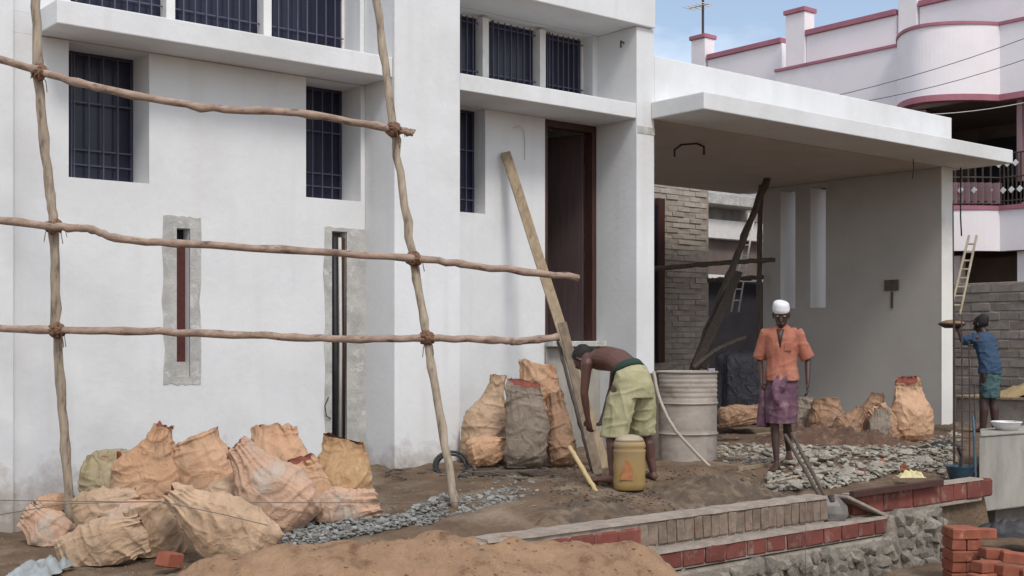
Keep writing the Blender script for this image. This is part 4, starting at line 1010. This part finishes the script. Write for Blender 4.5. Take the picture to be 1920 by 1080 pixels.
# left foreground litter
def crumple(label, cx, cy, d, sx, sy, sz, m, seed, name='plastic_sheet', cat='plastic sheet'):
    c = at(cx, cy, d=d); n = 26; mb = MB()
    for i in range(n+1):
        for j in range(n+1):
            a, b = i/n-.5, j/n-.5; q = V((a*3, b*3, seed))
            edge = 1-.25*noise.noise(V((a*5, b*5, seed+3)))
            h = (.5-max(abs(a), abs(b)))*2
            z = sz*(abs(noise.noise(q*.9))*1.5+abs(noise.noise(q*2.2))*.5)*min(1, h*2)+.01
            p = RT*a*sx*edge+FW*b*sy*edge
            mb.v.append((c.x+p.x, c.y+p.y, c.z+z))
    for i in range(n):
        for j in range(n): mb.f.append((i*(n+1)+j, (i+1)*(n+1)+j, (i+1)*(n+1)+j+1, i*(n+1)+j+1)); mb.m.append(0)
    return tag(mb.build(name, M[m], smooth=True), label, cat)
gz = lambda x, y: (lambda p: p)(at(x, y, z=-.31))
q = at(80, 1072, z=-.30); crumple('pale bluish plastic sheet crumpled at the bottom left corner', 80, 1072, (q.x*FW.x+q.y*FW.y), .30, .5, .11, 'rag', 3)
q = at(1705, 892, z=.05); crumple('pale yellow plastic scrap lit on the rubble before the porch', 1708, 896, 12.1, .24, .18, .09, 'yellow_rag', 5, 'plastic_scrap')
bm_ = brick_mesh(.16, .1, .11, M['brick_new'], 5)
p = at(318, 1052, z=-.26); o = obj('brick_piece', bm_, loc=(p.x, p.y, -.25), rot=(.1, .2, .5)); tag(o, 'broken red brick lying in front of the left sack pile', 'brick')
for (x, y, s) in ((380, 1045, .08), (395, 1052, .1), (410, 1056, .07)):
    p = at(x, y, z=-.3); o = obj('pale_stone', gm[0], loc=(p.x, p.y, -.28), rot=(0, 0, x)); o.scale = (s, s, s)
    tag(o, 'pale stone lying under the large beige front sack', 'stone', 'pale stones under the front sack')

# ------------------------------------------------------------ right foreground: brick stack, concrete tank, rebar, basin
bs = thing('brick_stack', 'stack of new orange red bricks at the bottom right corner', 'stack of bricks', at(1830, 1060, z=-.75))
bmn = [brick_mesh(.235, .115, .088, M['brick_new'], 200+i, .004) for i in range(5)]
def put(x, y, d, yaw, tz=0, tx=0):
    p = at(x, y, d=d); obj('brick', random.choice(bmn), bs, loc=p, rot=(tx, tz, yaw))
Y0 = math.atan2(RT.y, RT.x)
dd = 10.35
cbase = at(1794, 1000, d=dd)
for row in range(6):
    z = cbase.z-.093*row
    for k in range(2):
        o_ = cbase+RT*(.0+.12*(k)) if row % 2 else cbase+RT*.06
        if row % 2 == 0 and k == 1:
            pp = cbase+FW*.13+RT*.06
        elif row % 2 == 0: pp = cbase+RT*.06
        else: pp = cbase+RT*(.12*k)+FW*.07
        yaw = Y0 if row % 2 == 0 else Y0+pi/2
        obj('brick', random.choice(bmn), bs, loc=(pp.x+random.uniform(-.006, .006), pp.y, z), rot=(0, 0, yaw+random.uniform(-.06, .06)))
for (x, y, d, yaw, tz) in ((1865, 1038, 10.2, .25, .10), (1905, 1046, 10.1, -.1, .12), (1850, 1062, 10.0, .5, .05), (1895, 1070, 9.95, .3, .1), (1935, 1075, 9.95, .2, 0), (1845, 1085, 9.95, .3, 0), (1900, 1095, 9.9, .2, 0), (1840, 1000, 10.5, .4, .05)):
    put(x, y, d, Y0+yaw, tz)
for (x, y, d, yaw) in ((1850, 1108, 10.0, .1), (1900, 1115, 10.0, -.2), (1945, 1100, 10.0, .2)): put(x, y, d, Y0+yaw)
ct = thing('concrete_tank', 'weathered grey concrete tank wall at the right edge of the picture', 'tank', (13.5, 7, -.5))
u0 = at(1836, 900, v=6.85).x
vtx = [(u0, 6.85), (u0+2.2, 6.65), (u0+2.9, 7.2), (u0+.80, 7.30)]
mm = MB(); mm.loft([[(a, b, z) for (a, b) in vtx] for z in (-.50, -.1, .285)], True); mm.build('tank_wall', M['concrete'], ct, bevel=.015)
mm = MB(); mm.loft([[(a+(.0 if i in (0, 3) else .02), b-.015 if i < 2 else b, z) for i, (a, b) in enumerate(vtx)] for z in (.287, .312)], True); mm.build('tank_rim', M['concrete'], ct, bevel=.008)
bx('support_block', M['mortar_dark'], ct, u0+.45, u0+2.0, 6.92, 7.15, -.8, -.503)
wb = thing('basin', 'white plastic basin on top of the concrete tank', 'basin', at(1885, 812, d=13.4))
c = at(1887, 812, d=13.5); z0 = .313
MB().loft(rev([(.10, 0), (.13, .04), (.155, .085), (.16, .09), (.15, .085), (.12, .04), (.01, .02)], c, z0, sx=1, sy=1), True).build('bowl', M['white_paint'], wb, smooth=True)
MB().tube([(c.x+.157*cos(2*pi*k/24), c.y+.157*sin(2*pi*k/24), z0+.088) for k in range(25)], .007, 5).build('rim', M['white_paint'], wb, smooth=True)
rb = thing('rebar_cage', 'upright cage of thin rusty rebar beside the concrete tank', 'rebar cage', at(1800, 900, d=12.6))
for (x, t_, d) in ((1790, 575, 12.9), (1804, 600, 12.5), (1818, 640, 12.5), (1828, 720, 13.0), (1788, 380, 13.2)):
    a = at(x, 905, d=d); b = at(x-1, t_, d=d)
    MB().tube([a, a.lerp(b, .5)+V((.008, 0, 0)), b], .0075, 6).build('bar', M['iron'], rb)
for y in (600, 660, 720, 770, 820, 870):
    w_ = 22 if y < 760 else 40
    MB().tube([at(1788, y, d=12.7), at(1812+w_*.4, y+2, d=12.7)], .005, 5).build('stirrup', M['iron'], rb)
bt = thing('blue_bucket', 'dark blue plastic tub with a tool in it by the rebar', 'tub', at(1800, 900, d=12.5))
c = at(1800, 902, d=12.55)
MB().loft(rev([(.09, 0), (.11, .06), (.135, .15), (.14, .155), (.13, .15), (.1, .05), (.01, .04)], c, c.z, sx=1, sy=1), True).build('tub_body', M['bluep'], bt, smooth=True)
MB().tube([c+V((0, 0, .1)), c+V((.03, 0, .25)), c+V((.0, .02, .34))], .02, 6).build('tool', M['black'], bt)
pole('pale blue pipe standing beside the concrete tank', [at(1829, 900, d=12.4), at(1827, 820, d=12.5), at(1824, 780, d=12.6)], .014, 'bluep', 'pipe_piece', 'pipe', seed=3, knots=False)
crumple('black rag lying on the rubble right of the porch sacks', 1768, 838, 14.8, .45, .3, .08, 'black', 9, 'rag', 'rag')
crumple('black plastic sheet lying in the gap under the concrete tank', 1892, 1003, 11.9, .7, .5, .16, 'black', 12)
# timber edge behind the low wall
plank('dark red timber lying behind the right end of the low wall', at(1596, 927, z=-.05), at(1766, 904, z=-.05), .055, .05, 'wood_dark', side=V((0, 0, 1)))
plank('long thin pale lath lying across the rubble before the porch', at(1385, 880, z=.05), at(1640, 838, z=.05), .04, .02, 'plank', side=V((0, 0, 1)), name='lath')
pole('thin pale stick lying in the soil left of the low wall corner', [at(1440, 905, z=.06), at(1560, 880, z=.07)], .012, 'bamboo', 'stick', 'stick', seed=3)
# yellow sand and boards in the far yard
mb = MB()
c = V((18.15, 9.25, 0))
lg = thing('block_ledge', 'low grey block ledge under the yellow sand behind the man in blue', 'ledge', (18.1, 9, 0))
bx('ledge_body', M['block'], lg, 17.6, 18.7, 7.6, 10.5, -.1, .40, bevel=.01)
bx('ledge_top', M['plank'], lg, 17.55, 18.72, 7.58, 10.52, .402, .44, bevel=.005)
for i in range(31):
    for j in range(31):
        a, b = (i/30-.5)*1.05, (j/30-.5)*2.0; r_ = sqrt(a*a*3+b*b)
        mb.v.append((c.x+a, c.y+b, max(.42, .78-.36*r_+.06*fbm(V((a*4, b*4, 1)), 3))))
for i in range(30):
    for j in range(30): mb.f.append((i*31+j, (i+1)*31+j, (i+1)*31+j+1, i*31+j+1)); mb.m.append(0)
M['ysand'] = mat('yellow_sand', (.40, .30, .16), (.33, .24, .12), 5, .95, .02, 30)
tag(mb.build('sand_mound', M['ysand'], smooth=True), 'small yellowish sand mound on the block ledge behind the man in blue', 'sand heap')

# ------------------------------------------------------------ people
def remesh(mb, name, m, parent, vox=.008, sm=6, wr=0, wsc=14, seed=0, label=None):
    me0 = mb.mesh('tmp', m); o = bpy.data.objects.new('tmp', me0); COL.objects.link(o)
    r = o.modifiers.new('r', 'REMESH'); r.mode = 'VOXEL'; r.voxel_size = vox; r.use_smooth_shade = True
    s = o.modifiers.new('s', 'SMOOTH'); s.factor = .5; s.iterations = sm
    dg = bpy.context.evaluated_depsgraph_get(); dg.update()
    me = bpy.data.meshes.new_from_object(o.evaluated_get(dg)); bpy.data.objects.remove(o); bpy.data.meshes.remove(me0)
    me.name = name; me.materials.clear(); me.materials.append(m)
    if wr:
        for v in me.vertices:
            q = v.co
            d = 1-abs(noise.noise(V((q.x*wsc+seed, q.y*wsc, q.z*wsc*.45)))*2)
            e = 1-abs(noise.noise(V((q.x*wsc*.5+seed, q.y*wsc*.5+3, q.z*wsc*1.1)))*2)
            v.co += v.normal*wr*(max(0, d)**2+max(0, e)**2-.7)
    return obj(name, me, parent, label=label)
def ering(c, a, b, n=18, ph=0, pleat=0, k=9):
    return [c+(a*cos(2*pi*i/n)+b*sin(2*pi*i/n))*(1+pleat*cos(k*2*pi*i/n+ph)) for i in range(n)]
def hand(mb, wr, d, palmn, s=1.0, curl=.5):
    """palm plus four unequal curled fingers and a thumb leaving the side of the palm"""
    d = d.normalized(); n_ = (palmn-d*palmn.dot(d)).normalized(); side = d.cross(n_)
    mb.loft([ering(wr+d*t*s, side*w*s, n_*h*s, 10) for (t, w, h) in ((-.02, .026, .020), (.02, .034, .017), (.06, .040, .016), (.088, .038, .013))], True)
    for i, (o, l) in enumerate(((-.030, .062), (-.010, .072), (.010, .068), (.029, .052))):
        b0 = wr+(d*.082+side*o)*s; p1 = b0+(d*.4+n_*curl*.12)*l*s; p2 = p1+(d*(1-curl*.5)+n_*curl)*l*.33*s; p3 = p2+(d*(1-curl)+n_*curl*1.3)*l*.27*s
        mb.tube([b0, p1, p2, p3], [.0095*s, .009*s, .0085*s, .0075*s], 8, round_ends=True)
    t0 = wr+(d*.025-side*.03)*s; t1 = t0+(d*.022-side*.025+n_*.008)*s; t2 = t1+(d*.03-side*.006+n_*.012)*s
    mb.tube([t0, t1, t2], [.012*s, .011*s, .009*s], 8, round_ends=True)
def limb(mb, pts, rad): mb.tube(pts, rad, 12, round_ends=True)
def foot(mb, an, fdir, s=1.0):
    fdir = fdir.normalized(); sd_ = V((fdir.y, -fdir.x, 0)); 
    rings = []
    for (t, w, h, zc) in ((-.05, .022, .02, .03), (-.03, .034, .035, .036), (.03, .036, .042, .042), (.09, .042, .030, .030), (.14, .048, .02, .022), (.17, .045, .015, .017)):
        c = V((an.x, an.y, 0))+fdir*t*s+V((0, 0, zc*s)); c.z += an.z-.08*s
        rings.append(ering(c, sd_*w*s, V((0, 0, h*s)), 12))
    mb.loft(rings, True)
    for i in range(5):
        o = (-.036+.018*i)*s; b0 = V((an.x, an.y, an.z-.08*s))+fdir*.165*s+sd_*o+V((0, 0, .015*s)); mb.tube([b0, b0+fdir*(.03-.003*abs(i-1))*s], .0095*s, 8, round_ends=True)
def head(mb, c, fwd, up, s=1.0):
    fwd = fwd.normalized(); up = (up-fwd*up.dot(fwd)).normalized(); sd_ = fwd.cross(up)
    R_ = []
    for (z, w, f0, f1) in ((-.115, .030, .055, .06), (-.10, .045, .04, .085), (-.07, .058, .05, .092), (-.03, .068, .075, .094), (.01, .073, .09, .095), (.05, .075, .098, .094), (.085, .066, .088, .078), (.108, .045, .06, .05), (.12, .015, .02, .015)):
        rg = []
        for k in range(20):
            a = 2*pi*k/20; y = sin(a); rg.append(c+(sd_*cos(a)*w+fwd*(y*(f1 if y > 0 else f0)))*s+up*z*s)
        R_.append(rg)
    mb.loft(R_, True)
    mb.tube([c+(fwd*.088+up*.02)*s, c+(fwd*.104-up*.012)*s, c+(fwd*.112-up*.03)*s], [.009*s, .012*s, .016*s], 8, round_ends=True)      # nose
    mb.tube([c+(fwd*.092-up*.062-sd_*.022)*s, c+(fwd*.102-up*.060)*s, c+(fwd*.092-up*.062+sd_*.022)*s], .008*s, 8, round_ends=True)        # lips
    mb.tube([c+(fwd*.088+up*.034-sd_*.045)*s, c+(fwd*.100+up*.036)*s, c+(fwd*.088+up*.034+sd_*.045)*s], .008*s, 8, round_ends=True)        # brow
    for q in (-1, 1):
        mb.tube([c+(sd_*q*.076+up*.02-fwd*.004)*s, c+(sd_*q*.082-up*.01-fwd*.002)*s, c+(sd_*q*.075-up*.03+fwd*.006)*s], [.013*s, .012*s, .008*s], 8, round_ends=True)
    return sd_
X = V((1, 0, 0)); Yv = V((0, 1, 0)); Zv = V((0, 0, 1))
def eyes(par, c, fwd, up, s, T):
    sd_ = fwd.cross(up)
    for q in (-1, 1):
        mm = MB(); p = c+(fwd*.086+sd_*q*.03+up*.012)*s
        mm.tube([p-sd_*.008, p+sd_*.008], .007, 8, round_ends=True); mm.v = [tuple(T@V(v)) for v in mm.v]
        e = mm.build('eye', M['eye'], par, smooth=True)
        mm = MB(); p2 = p+fwd*.006; mm.tube([p2, p2+fwd*.002], .0048, 8); mm.v = [tuple(T@V(v)) for v in mm.v]; mm.build('pupil', M['hair'], e)
def xf(mb, T): mb.v = [tuple(T@V(v)) for v in mb.v]; return mb
def facing(p, fx, fy, s=1): return Matrix.Translation(p)@Matrix.Rotation(math.atan2(-fx, fy), 4, 'Z')@Matrix.Scale(s, 4)

# --- man walking in the orange shirt (faces the camera). local: y forward, x = his right is +x mirrored below
def man_orange():
    p = at(1466, 884, z=0); p.z = G(p.x, p.y)+.005
    f_ = (-FW-RT*.34).normalized(); T = facing(p, f_.x, f_.y, 1.0)@Matrix.Diagonal((.89, .95, 1, 1))
    pr = thing('person', 'man in orange shirt, white cap and tucked up purple lungi walking towards the viewer', 'person', p)
    b = MB()
    pel = V((0, 0, .88)); ch = V((0, .02, 1.22)); nk = V((0, .02, 1.40)); hc = V((.0, .055, 1.525))
    rings = [(.80, .15, .10), (.90, .155, .11), (1.0, .135, .10), (1.12, .145, .11), (1.24, .165, .115), (1.33, .17, .10), (1.38, .12, .08), (1.41, .06, .055)]
    b.loft([ering(V((0, .015, z)), X*w, Yv*d) for (z, w, d) in rings], True)
    b.tube([V((0, .01, 1.38)), V((0, .03, 1.46))], [.055, .052], 12, round_ends=True)
    hf = (Yv*1.0-Zv*.32-X*.1).normalized(); head(b, hc, hf, Zv, 1.08)
    hd = {}
    for q, elb, wr_ in ((1, V((.25, -.04, 1.08)), V((.20, .17, .90))), (-1, V((-.275, -.05, 1.08)), V((-.29, .10, .86)))):
        sh = V((q*.175, .01, 1.345))
        limb(b, [sh, sh.lerp(elb, .5)+V((q*.01, 0, 0)), elb], [.052, .043, .036]); limb(b, [elb, elb.lerp(wr_, .35), wr_], [.036, .034, .023])
        hand(b, wr_, (wr_-elb)+V((0, .0, -.12)), V((-q, .2, 0)), 1.0, .6)
    LG = ((1, V((.09, .0, .84)), V((.07, .10, .48)), V((.04, .13, .085))), (-1, V((-.09, .0, .84)), V((-.06, .04, .46)), V((-.05, -.20, .17))))
    for q, h, k, a in LG:
        limb(b, [h, h.lerp(k, .5), k], [.088, .070, .050]); limb(b, [k, k.lerp(a, .35)-Yv*.015, k.lerp(a, .7), a], [.048, .050, .038, .030]); foot(b, a, Yv+X*q*.15)
    remesh(xf(b, T), 'body', M['skin_dk'], pr, .007, 4)
    eyes(pr, hc, hf, (Zv-hf*Zv.dot(hf)).normalized(), 1.08, T)
    # shirt
    s = MB(); rr = [(.875, .196, .162), (.93, .186, .150), (1.0, .172, .138), (1.1, .165, .132), (1.2, .178, .137), (1.30, .192, .130), (1.35, .172, .112), (1.385, .12, .09), (1.415, .075, .07), (1.425, .066, .064)]
    s.loft([ering(V((0, .012, z)), X*w, Yv*d, 24, z*3, .012, 7) for (z, w, d) in rr], True)
    for q, elb in ((1, V((.25, -.04, 1.08))), (-1, V((-.275, -.05, 1.08)))):
        sh = V((q*.165, .01, 1.342)); e = sh.lerp(elb, .95); s.tube([sh+V((-q*.05, 0, .005)), sh, sh.lerp(e, .5), e+V((q*.006, 0, 0))], [.060, .072, .074, .076], 14)
    sh_ = remesh(xf(s, T), 'shirt', M['shirt'], pr, .009, 4, .007, 9, 3)
    for q in (-1, 1):
        c = MB(); c.add([V((q*.012, .085, 1.375)), V((q*.06, .07, 1.425)), V((q*.085, .045, 1.40)), V((q*.055, .105, 1.345)), V((q*.012, .078, 1.37)), V((q*.06, .062, 1.42)), V((q*.085, .038, 1.395)), V((q*.055, .09, 1.34))], [(0, 1, 2, 3), (4, 7, 6, 5), (0, 4, 5, 1), (1, 5, 6, 2), (2, 6, 7, 3), (3, 7, 4, 0)])
        xf(c, T).build('collar', M['shirt'], sh_)
    c = MB(); c.loft([[(-.004, .150, 1.20), (.004, .150, 1.20), (.004, .10, 1.20), (-.004, .10, 1.20)], [(-.022, .150, 1.30), (.022, .150, 1.30), (.022, .08, 1.30), (-.022, .08, 1.30)], [(-.042, .118, 1.385), (.042, .118, 1.385), (.042, .06, 1.385), (-.042, .06, 1.385)]], True); xf(c, T).build('neck_opening', M['skin_dk'], sh_, smooth=True)
    c = MB(); c.box(-.12, -.045, .115, .146, 1.17, 1.25); xf(c, T).build('pocket', M['shirt'], sh_, bevel=.004)
    # tucked up lungi
    l = MB(); R_ = []
    for i, (z, w, d, y0) in enumerate(((.96, .155, .12, .01), (.88, .170, .132, .01), (.76, .178, .145, .02), (.64, .178, .165, .035), (.54, .172, .165, .035), (.46, .165, .165, .04))):
        R_.append(ering(V((0, y0, z)), X*w, Yv*d, 48, i*.5, .045*i/5, 11))
    l.loft(R_, True)
    l.tube([V((.02, .13, .92)), V((.05, .17, .80)), V((.01, .18, .68)), V((-.03, .17, .60))], [.035, .05, .055, .03], 10, round_ends=True)
    l.tube([V((-.06, .13, .92)), V((-.02, .17, .82)), V((.05, .175, .74))], [.03, .045, .03], 10, round_ends=True)
    remesh(xf(l, T), 'lungi', M['lungi'], pr, .008, 3, .007, 10, 9)
    # his trailing cloth fold on the left side of the picture
    fl = MB(); R_ = [ering(V((.19+.02*i/4, -.02, .84-.14*i)), X*(.05+.01*i), Yv*(.07+.01*i), 20, i, .06, 5) for i in range(4)]
    fl.loft(R_, True); remesh(xf(fl, T), 'lungi_fold', M['lungi'], pr, .008, 3, .006, 10, 4)
    # cap
    c = MB(); up = Zv; fw = hf; up = (up-fw*up.dot(fw)).normalized(); sd_ = fw.cross(up); R_ = []
    for (z, k) in ((.036, 1.06), (.042, 1.10), (.068, 1.12), (.076, 1.09), (.100, 1.06), (.118, .98), (.131, .80), (.138, .48), (.139, .1)):
        R_.append([hc+up*(z+.010*sin(2*pi*j/24+1)*(z > .06))+(sd_*cos(2*pi*j/24)*.084+fw*(sin(2*pi*j/24)*.105))*k*(1+.014*sin(j*5)+.01*nz(j*.9, z*40)) for j in range(24)])
    c.loft(R_, True); xf(c, T).build('cap', M['cap'], pr, smooth=True)
man_orange()
# --- bending man, bare back, khaki shorts; faces along +v (away to the left)
def man_bent():
    p = at(1181, 913, z=0)+FW*.05; p.z = G(p.x, p.y)+.005
    f_ = (-RT*.60+FW*.80).normalized(); T = facing(p, f_.x, f_.y, 1.02)
    pr = thing('person', 'bare backed man in khaki shorts bending down in front of the drum', 'person', p)
    b = MB()
    spine = [(V((0, -.05, .80)), .155, .115, V((0, 0, 1))), (V((0, -.03, .90)), .155, .12, V((0, .25, 1))), (V((0, .04, .99)), .135, .105, V((0, .8, .8))), (V((0, .16, 1.05)), .145, .105, V((0, 1, .3))), (V((0, .29, 1.065)), .168, .11, V((0, 1, .0))), (V((0, .38, 1.05)), .165, .095, V((0, 1, -.2))), (V((0, .43, 1.03)), .10, .07, V((0, 1, -.3))), (V((0, .46, 1.015)), .055, .055, V((0, 1, -.4)))]
    R_ = []
    for (c, w, d, ax) in spine:
        ax = ax.normalized(); bb = ax.cross(X).normalized(); R_.append(ering(c, X*w, bb*d, 20))
    b.loft(R_, True)
    hc = V((0, .60, 1.05)); hf = V((-.15, .30, -.95)).normalized(); hup = V((0, .95, .30))
    b.tube([V((0, .42, 1.03)), V((0, .53, 1.045))], [.056, .052], 12, round_ends=True); head(b, hc, hf, hup)
    for q, elb, wr_ in ((1, V((.23, .48, .79)), V((.17, .52, .57))), (-1, V((-.19, .38, .76)), V((-.13, .40, .53)))):
        sh = V((q*.175, .36, 1.025)); limb(b, [sh, sh.lerp(elb, .5), elb], [.052, .044, .036]); limb(b, [elb, elb.lerp(wr_, .35), wr_], [.037, .035, .024]); hand(b, wr_, (wr_-elb), V((-q, .2, 0)), 1.0, .7)
    for q, h, k, a in ((1, V((.10, -.02, .80)), V((.19, .03, .45)), V((.235, -.05, .085))), (-1, V((-.10, -.02, .80)), V((-.18, .04, .45)), V((-.215, -.03, .085)))):
        limb(b, [h, h.lerp(k, .5), k], [.10, .08, .056]); limb(b, [k, k.lerp(a, .35)-Yv*.02, k.lerp(a, .7), a], [.053, .056, .042, .033]); foot(b, a, Yv+X*q*.5)
    remesh(xf(b, T), 'body', M['skin'], pr, .007, 4)
    h = MB(); R_ = []
    hup_ = hup; sd_ = hf.cross(hup_)
    for (z, k) in ((-.02, 1.04), (.02, 1.10), (.06, 1.12), (.10, 1.0), (.125, .7), (.135, .2)):
        R_.append([hc-hf*.018+hup_*z+(sd_*cos(2*pi*j/24)*.076+hf*(sin(2*pi*j/24)*(.070 if sin(2*pi*j/24) > 0 else .102)))*k*(1+.02*sin(j*7)) for j in range(24)])
    h.loft(R_, True); h = xf(h, T); h.build('hair', M['hair'], pr, smooth=True)
    s = MB(); R_ = []
    for (c, w, d, ax) in ((V((0, -.045, .73)), .20, .155, V((0, 0, 1))), (V((0, -.05, .82)), .195, .155, V((0, .1, 1))), (V((0, -.035, .90)), .178, .142, V((0, .3, 1))), (V((0, -.01, .955)), .160, .128, V((0, .6, .9)))):
        ax = ax.normalized(); bb = ax.cross(X).normalized(); R_.append(ering(c, X*w, bb*d, 26, 1, .01, 9))
    s.loft(R_, True)
    for q in (1, -1):
        pts = [V((q*.07, -.035, .88)), V((q*.095, -.03, .78)), V((q*.135, -.01, .60)), V((q*.165, .02, .40))]
        s.loft([ering(c, X*w, Yv*d, 24, q, .03*i/2, 7) for i, (c, w, d) in enumerate(zip(pts, (.07, .108, .118, .108), (.09, .14, .135, .125)))], True)
    sh = remesh(xf(s, T), 'shorts', M['shorts'], pr, .008, 4, .010, 9, 5)
    w = MB(); R_ = []
    for (c, ww, d, ax) in ((V((0, .0, .955)), .166, .132, V((0, .6, .9))), (V((0, .028, .992)), .150, .118, V((0, .75, .8)))):
        ax = ax.normalized(); bb = ax.cross(X).normalized(); R_.append(ering(c, X*ww, bb*d, 26))
    w.loft(R_, True); xf(w, T).build('waistband', M['green'], sh, smooth=True)
man_bent()
# --- man in blue at the far right, seen from behind, holding up a pan
def man_blue():
    p = at(1857, 812, d=17.3); p.z = -.01
    f_ = (FW*.85-RT*.55).normalized(); T = facing(p, f_.x, f_.y, 1.0)
    pr = thing('person', 'man in blue shirt and teal shorts seen from behind holding up a pan', 'person', p)
    b = MB()
    rings = [(.80, .15, .10), (.90, .155, .11), (1.0, .135, .10), (1.12, .145, .11), (1.24, .165, .115), (1.33, .17, .10), (1.38, .12, .08), (1.41, .06, .055)]
    b.loft([ering(V((0, .10*ss(.9, 1.4, z), z)), X*w, Yv*d) for (z, w, d) in rings], True)
    b.tube([V((0, .10, 1.38)), V((0, .13, 1.46))], [.055, .052], 12, round_ends=True)
    hc = V((0, .16, 1.53)); hf = V((-.1, 1, -.3)).normalized(); head(b, hc, hf, Zv)
    AR = ((-1, V((-.24, .28, 1.30)), V((-.12, .44, 1.46))), (1, V((.27, .20, 1.16)), V((.20, .42, 1.22))))
    for q, elb, wr_ in AR:
        sh = V((q*.175, .10, 1.34)); limb(b, [sh, sh.lerp(elb, .5), elb], [.052, .044, .036]); limb(b, [elb, wr_], [.036, .024]); hand(b, wr_, (wr_-elb), V((0, 0, 1)), 1.0, .5)
    for q, h, k, a in ((1, V((.09, .0, .84)), V((.08, .03, .47)), V((.085, -.02, .085))), (-1, V((-.09, .0, .84)), V((-.08, .06, .47)), V((-.085, .06, .085)))):
        limb(b, [h, h.lerp(k, .5), k], [.088, .070, .050]); limb(b, [k, k.lerp(a, .35)-Yv*.015, a], [.060, .062, .045]); foot(b, a, Yv+X*q*.2)
    remesh(xf(b, T), 'body', M['skin_dk'], pr, .009, 3)
    s = MB(); rr = [(.84, .18, .135), (.98, .175, .13), (1.08, .172, .13), (1.2, .185, .135), (1.31, .205, .13), (1.365, .18, .115), (1.39, .12, .09), (1.42, .068, .064)]
    s.loft([ering(V((0, .10*ss(.9, 1.4, z), z)), X*w, Yv*d, 24, z*3, .012, 7) for (z, w, d) in rr], True)
    for q, elb, wr_ in AR:
        sh = V((q*.165, .10, 1.34)); e = elb; s.tube([sh, sh.lerp(e, .5), e], [.072, .07, .062], 14)
    remesh(xf(s, T), 'shirt', M['blue'], pr, .010, 3, .012, 12, 3)
    l = MB()
    l.loft([ering(V((0, .01, z)), X*w, Yv*d, 30, z, .02, 9) for (z, w, d) in ((.90, .155, .12), (.8, .162, .13), (.7, .158, .13), (.60, .15, .125), (.5, .145, .12))], True)
    remesh(xf(l, T), 'shorts', M['teal'], pr, .010, 3, .012, 12, 7)
    h = MB(); R_ = []; up = Zv; sd_ = hf.cross(up)
    for (z, k) in ((-.05, .98), (.0, 1.08), (.05, 1.12), (.09, 1.02), (.12, .7), (.135, .2)):
        R_.append([hc-hf*.012+up*z+(sd_*cos(2*pi*j/24)*.076+hf*(sin(2*pi*j/24)*(.085 if sin(2*pi*j/24) > 0 else .102)))*k*(1+.02*sin(j*7)) for j in range(24)])
    h.loft(R_, True); xf(h, T).build('hair', M['hair'], pr, smooth=True)
    pn = thing('mortar_pan', 'shallow pan of orange brown mortar held up by the man in blue', 'pan', T@V((-.1, .56, 1.48)))
    c = T@V((-.10, .56, 1.48))
    MB().loft(rev([(.10, 0), (.15, .03), (.19, .06), (.185, .065)], c, c.z, sx=1, sy=1), True).build('pan_body', M['iron'], pn, smooth=True)
    MB().loft(rev([(.18, .06), (.15, .09), (.08, .115), (.01, .12)], c, c.z, sx=1, sy=1), True).build('mortar', M['sand'], pn, smooth=True)
man_blue()
# ------------------------------------------------------------ hoes resting on the low wall
def hoe(label, a, b, seed):
    a, b = V(a), V(b); h = thing('hoe', label, 'hoe', b, 'hoes resting on the low wall')
    d = (b-a).normalized(); n = 10
    MB().tube([a.lerp(b, k/n)+V((nz(k*.5, seed), nz(k*.5, seed, 3), 0))*.008 for k in range(n+1)], .017, 8).build('handle', M['plank_dk'], h, smooth=True)
    return h, d
h, d = hoe('hoe with a round worn blade, right one of the pair on the low wall', at(1484, 812, d=11.2), at(1560, 955, d=10.75), 1)
c = at(1562, 950, d=10.72); rings = []
bd = V((0, 0, -1))*.75-FW*.3+RT*.1; bd.normalize(); sd_ = RT; nn = bd.cross(sd_)
for (t, w, e) in ((-.10, .05, .0), (-.06, .09, .012), (.0, .125, .022), (.07, .12, .018), (.12, .08, .006), (.14, .03, 0)):
    rings.append([c+bd*t+sd_*w*x+nn*(e*(1-x*x)+y) for (x, y) in ((-1, 0), (-.5, 0), (0, 0), (.5, 0), (1, 0), (1, -.006), (0, -.006), (-1, -.006))])
MB().loft(rings, True).build('blade', mat('hoe_steel', (.07, .065, .065), (.14, .125, .11), 8, .5, metal=.5), h, smooth=False)
MB().tube([c-bd*.10, c-bd*.04], .028, 10).build('socket', M['iron'], h)
h, d = hoe('hoe with a hidden blade, left one of the pair on the low wall', at(1472, 815, d=11.4), at(1545, 945, d=10.95), 4)
c = at(1546, 948, d=10.92)
MB().box(-.07, .07, -.09, .09, -.006, .006, M=Matrix.Translation(c)@CAMROT@Matrix.Rotation(radians(35), 4, 'X')).build('blade', M['iron'], h, bevel=.004)
# plumb string hanging over the low wall
wire('thin pale plumb string hanging down the low brick wall', [at(1512, 935, v=6.3), at(1511, 1000, v=6.28), at(1510, 1075, v=6.27)], .0025, 'string', 'string', 'string')
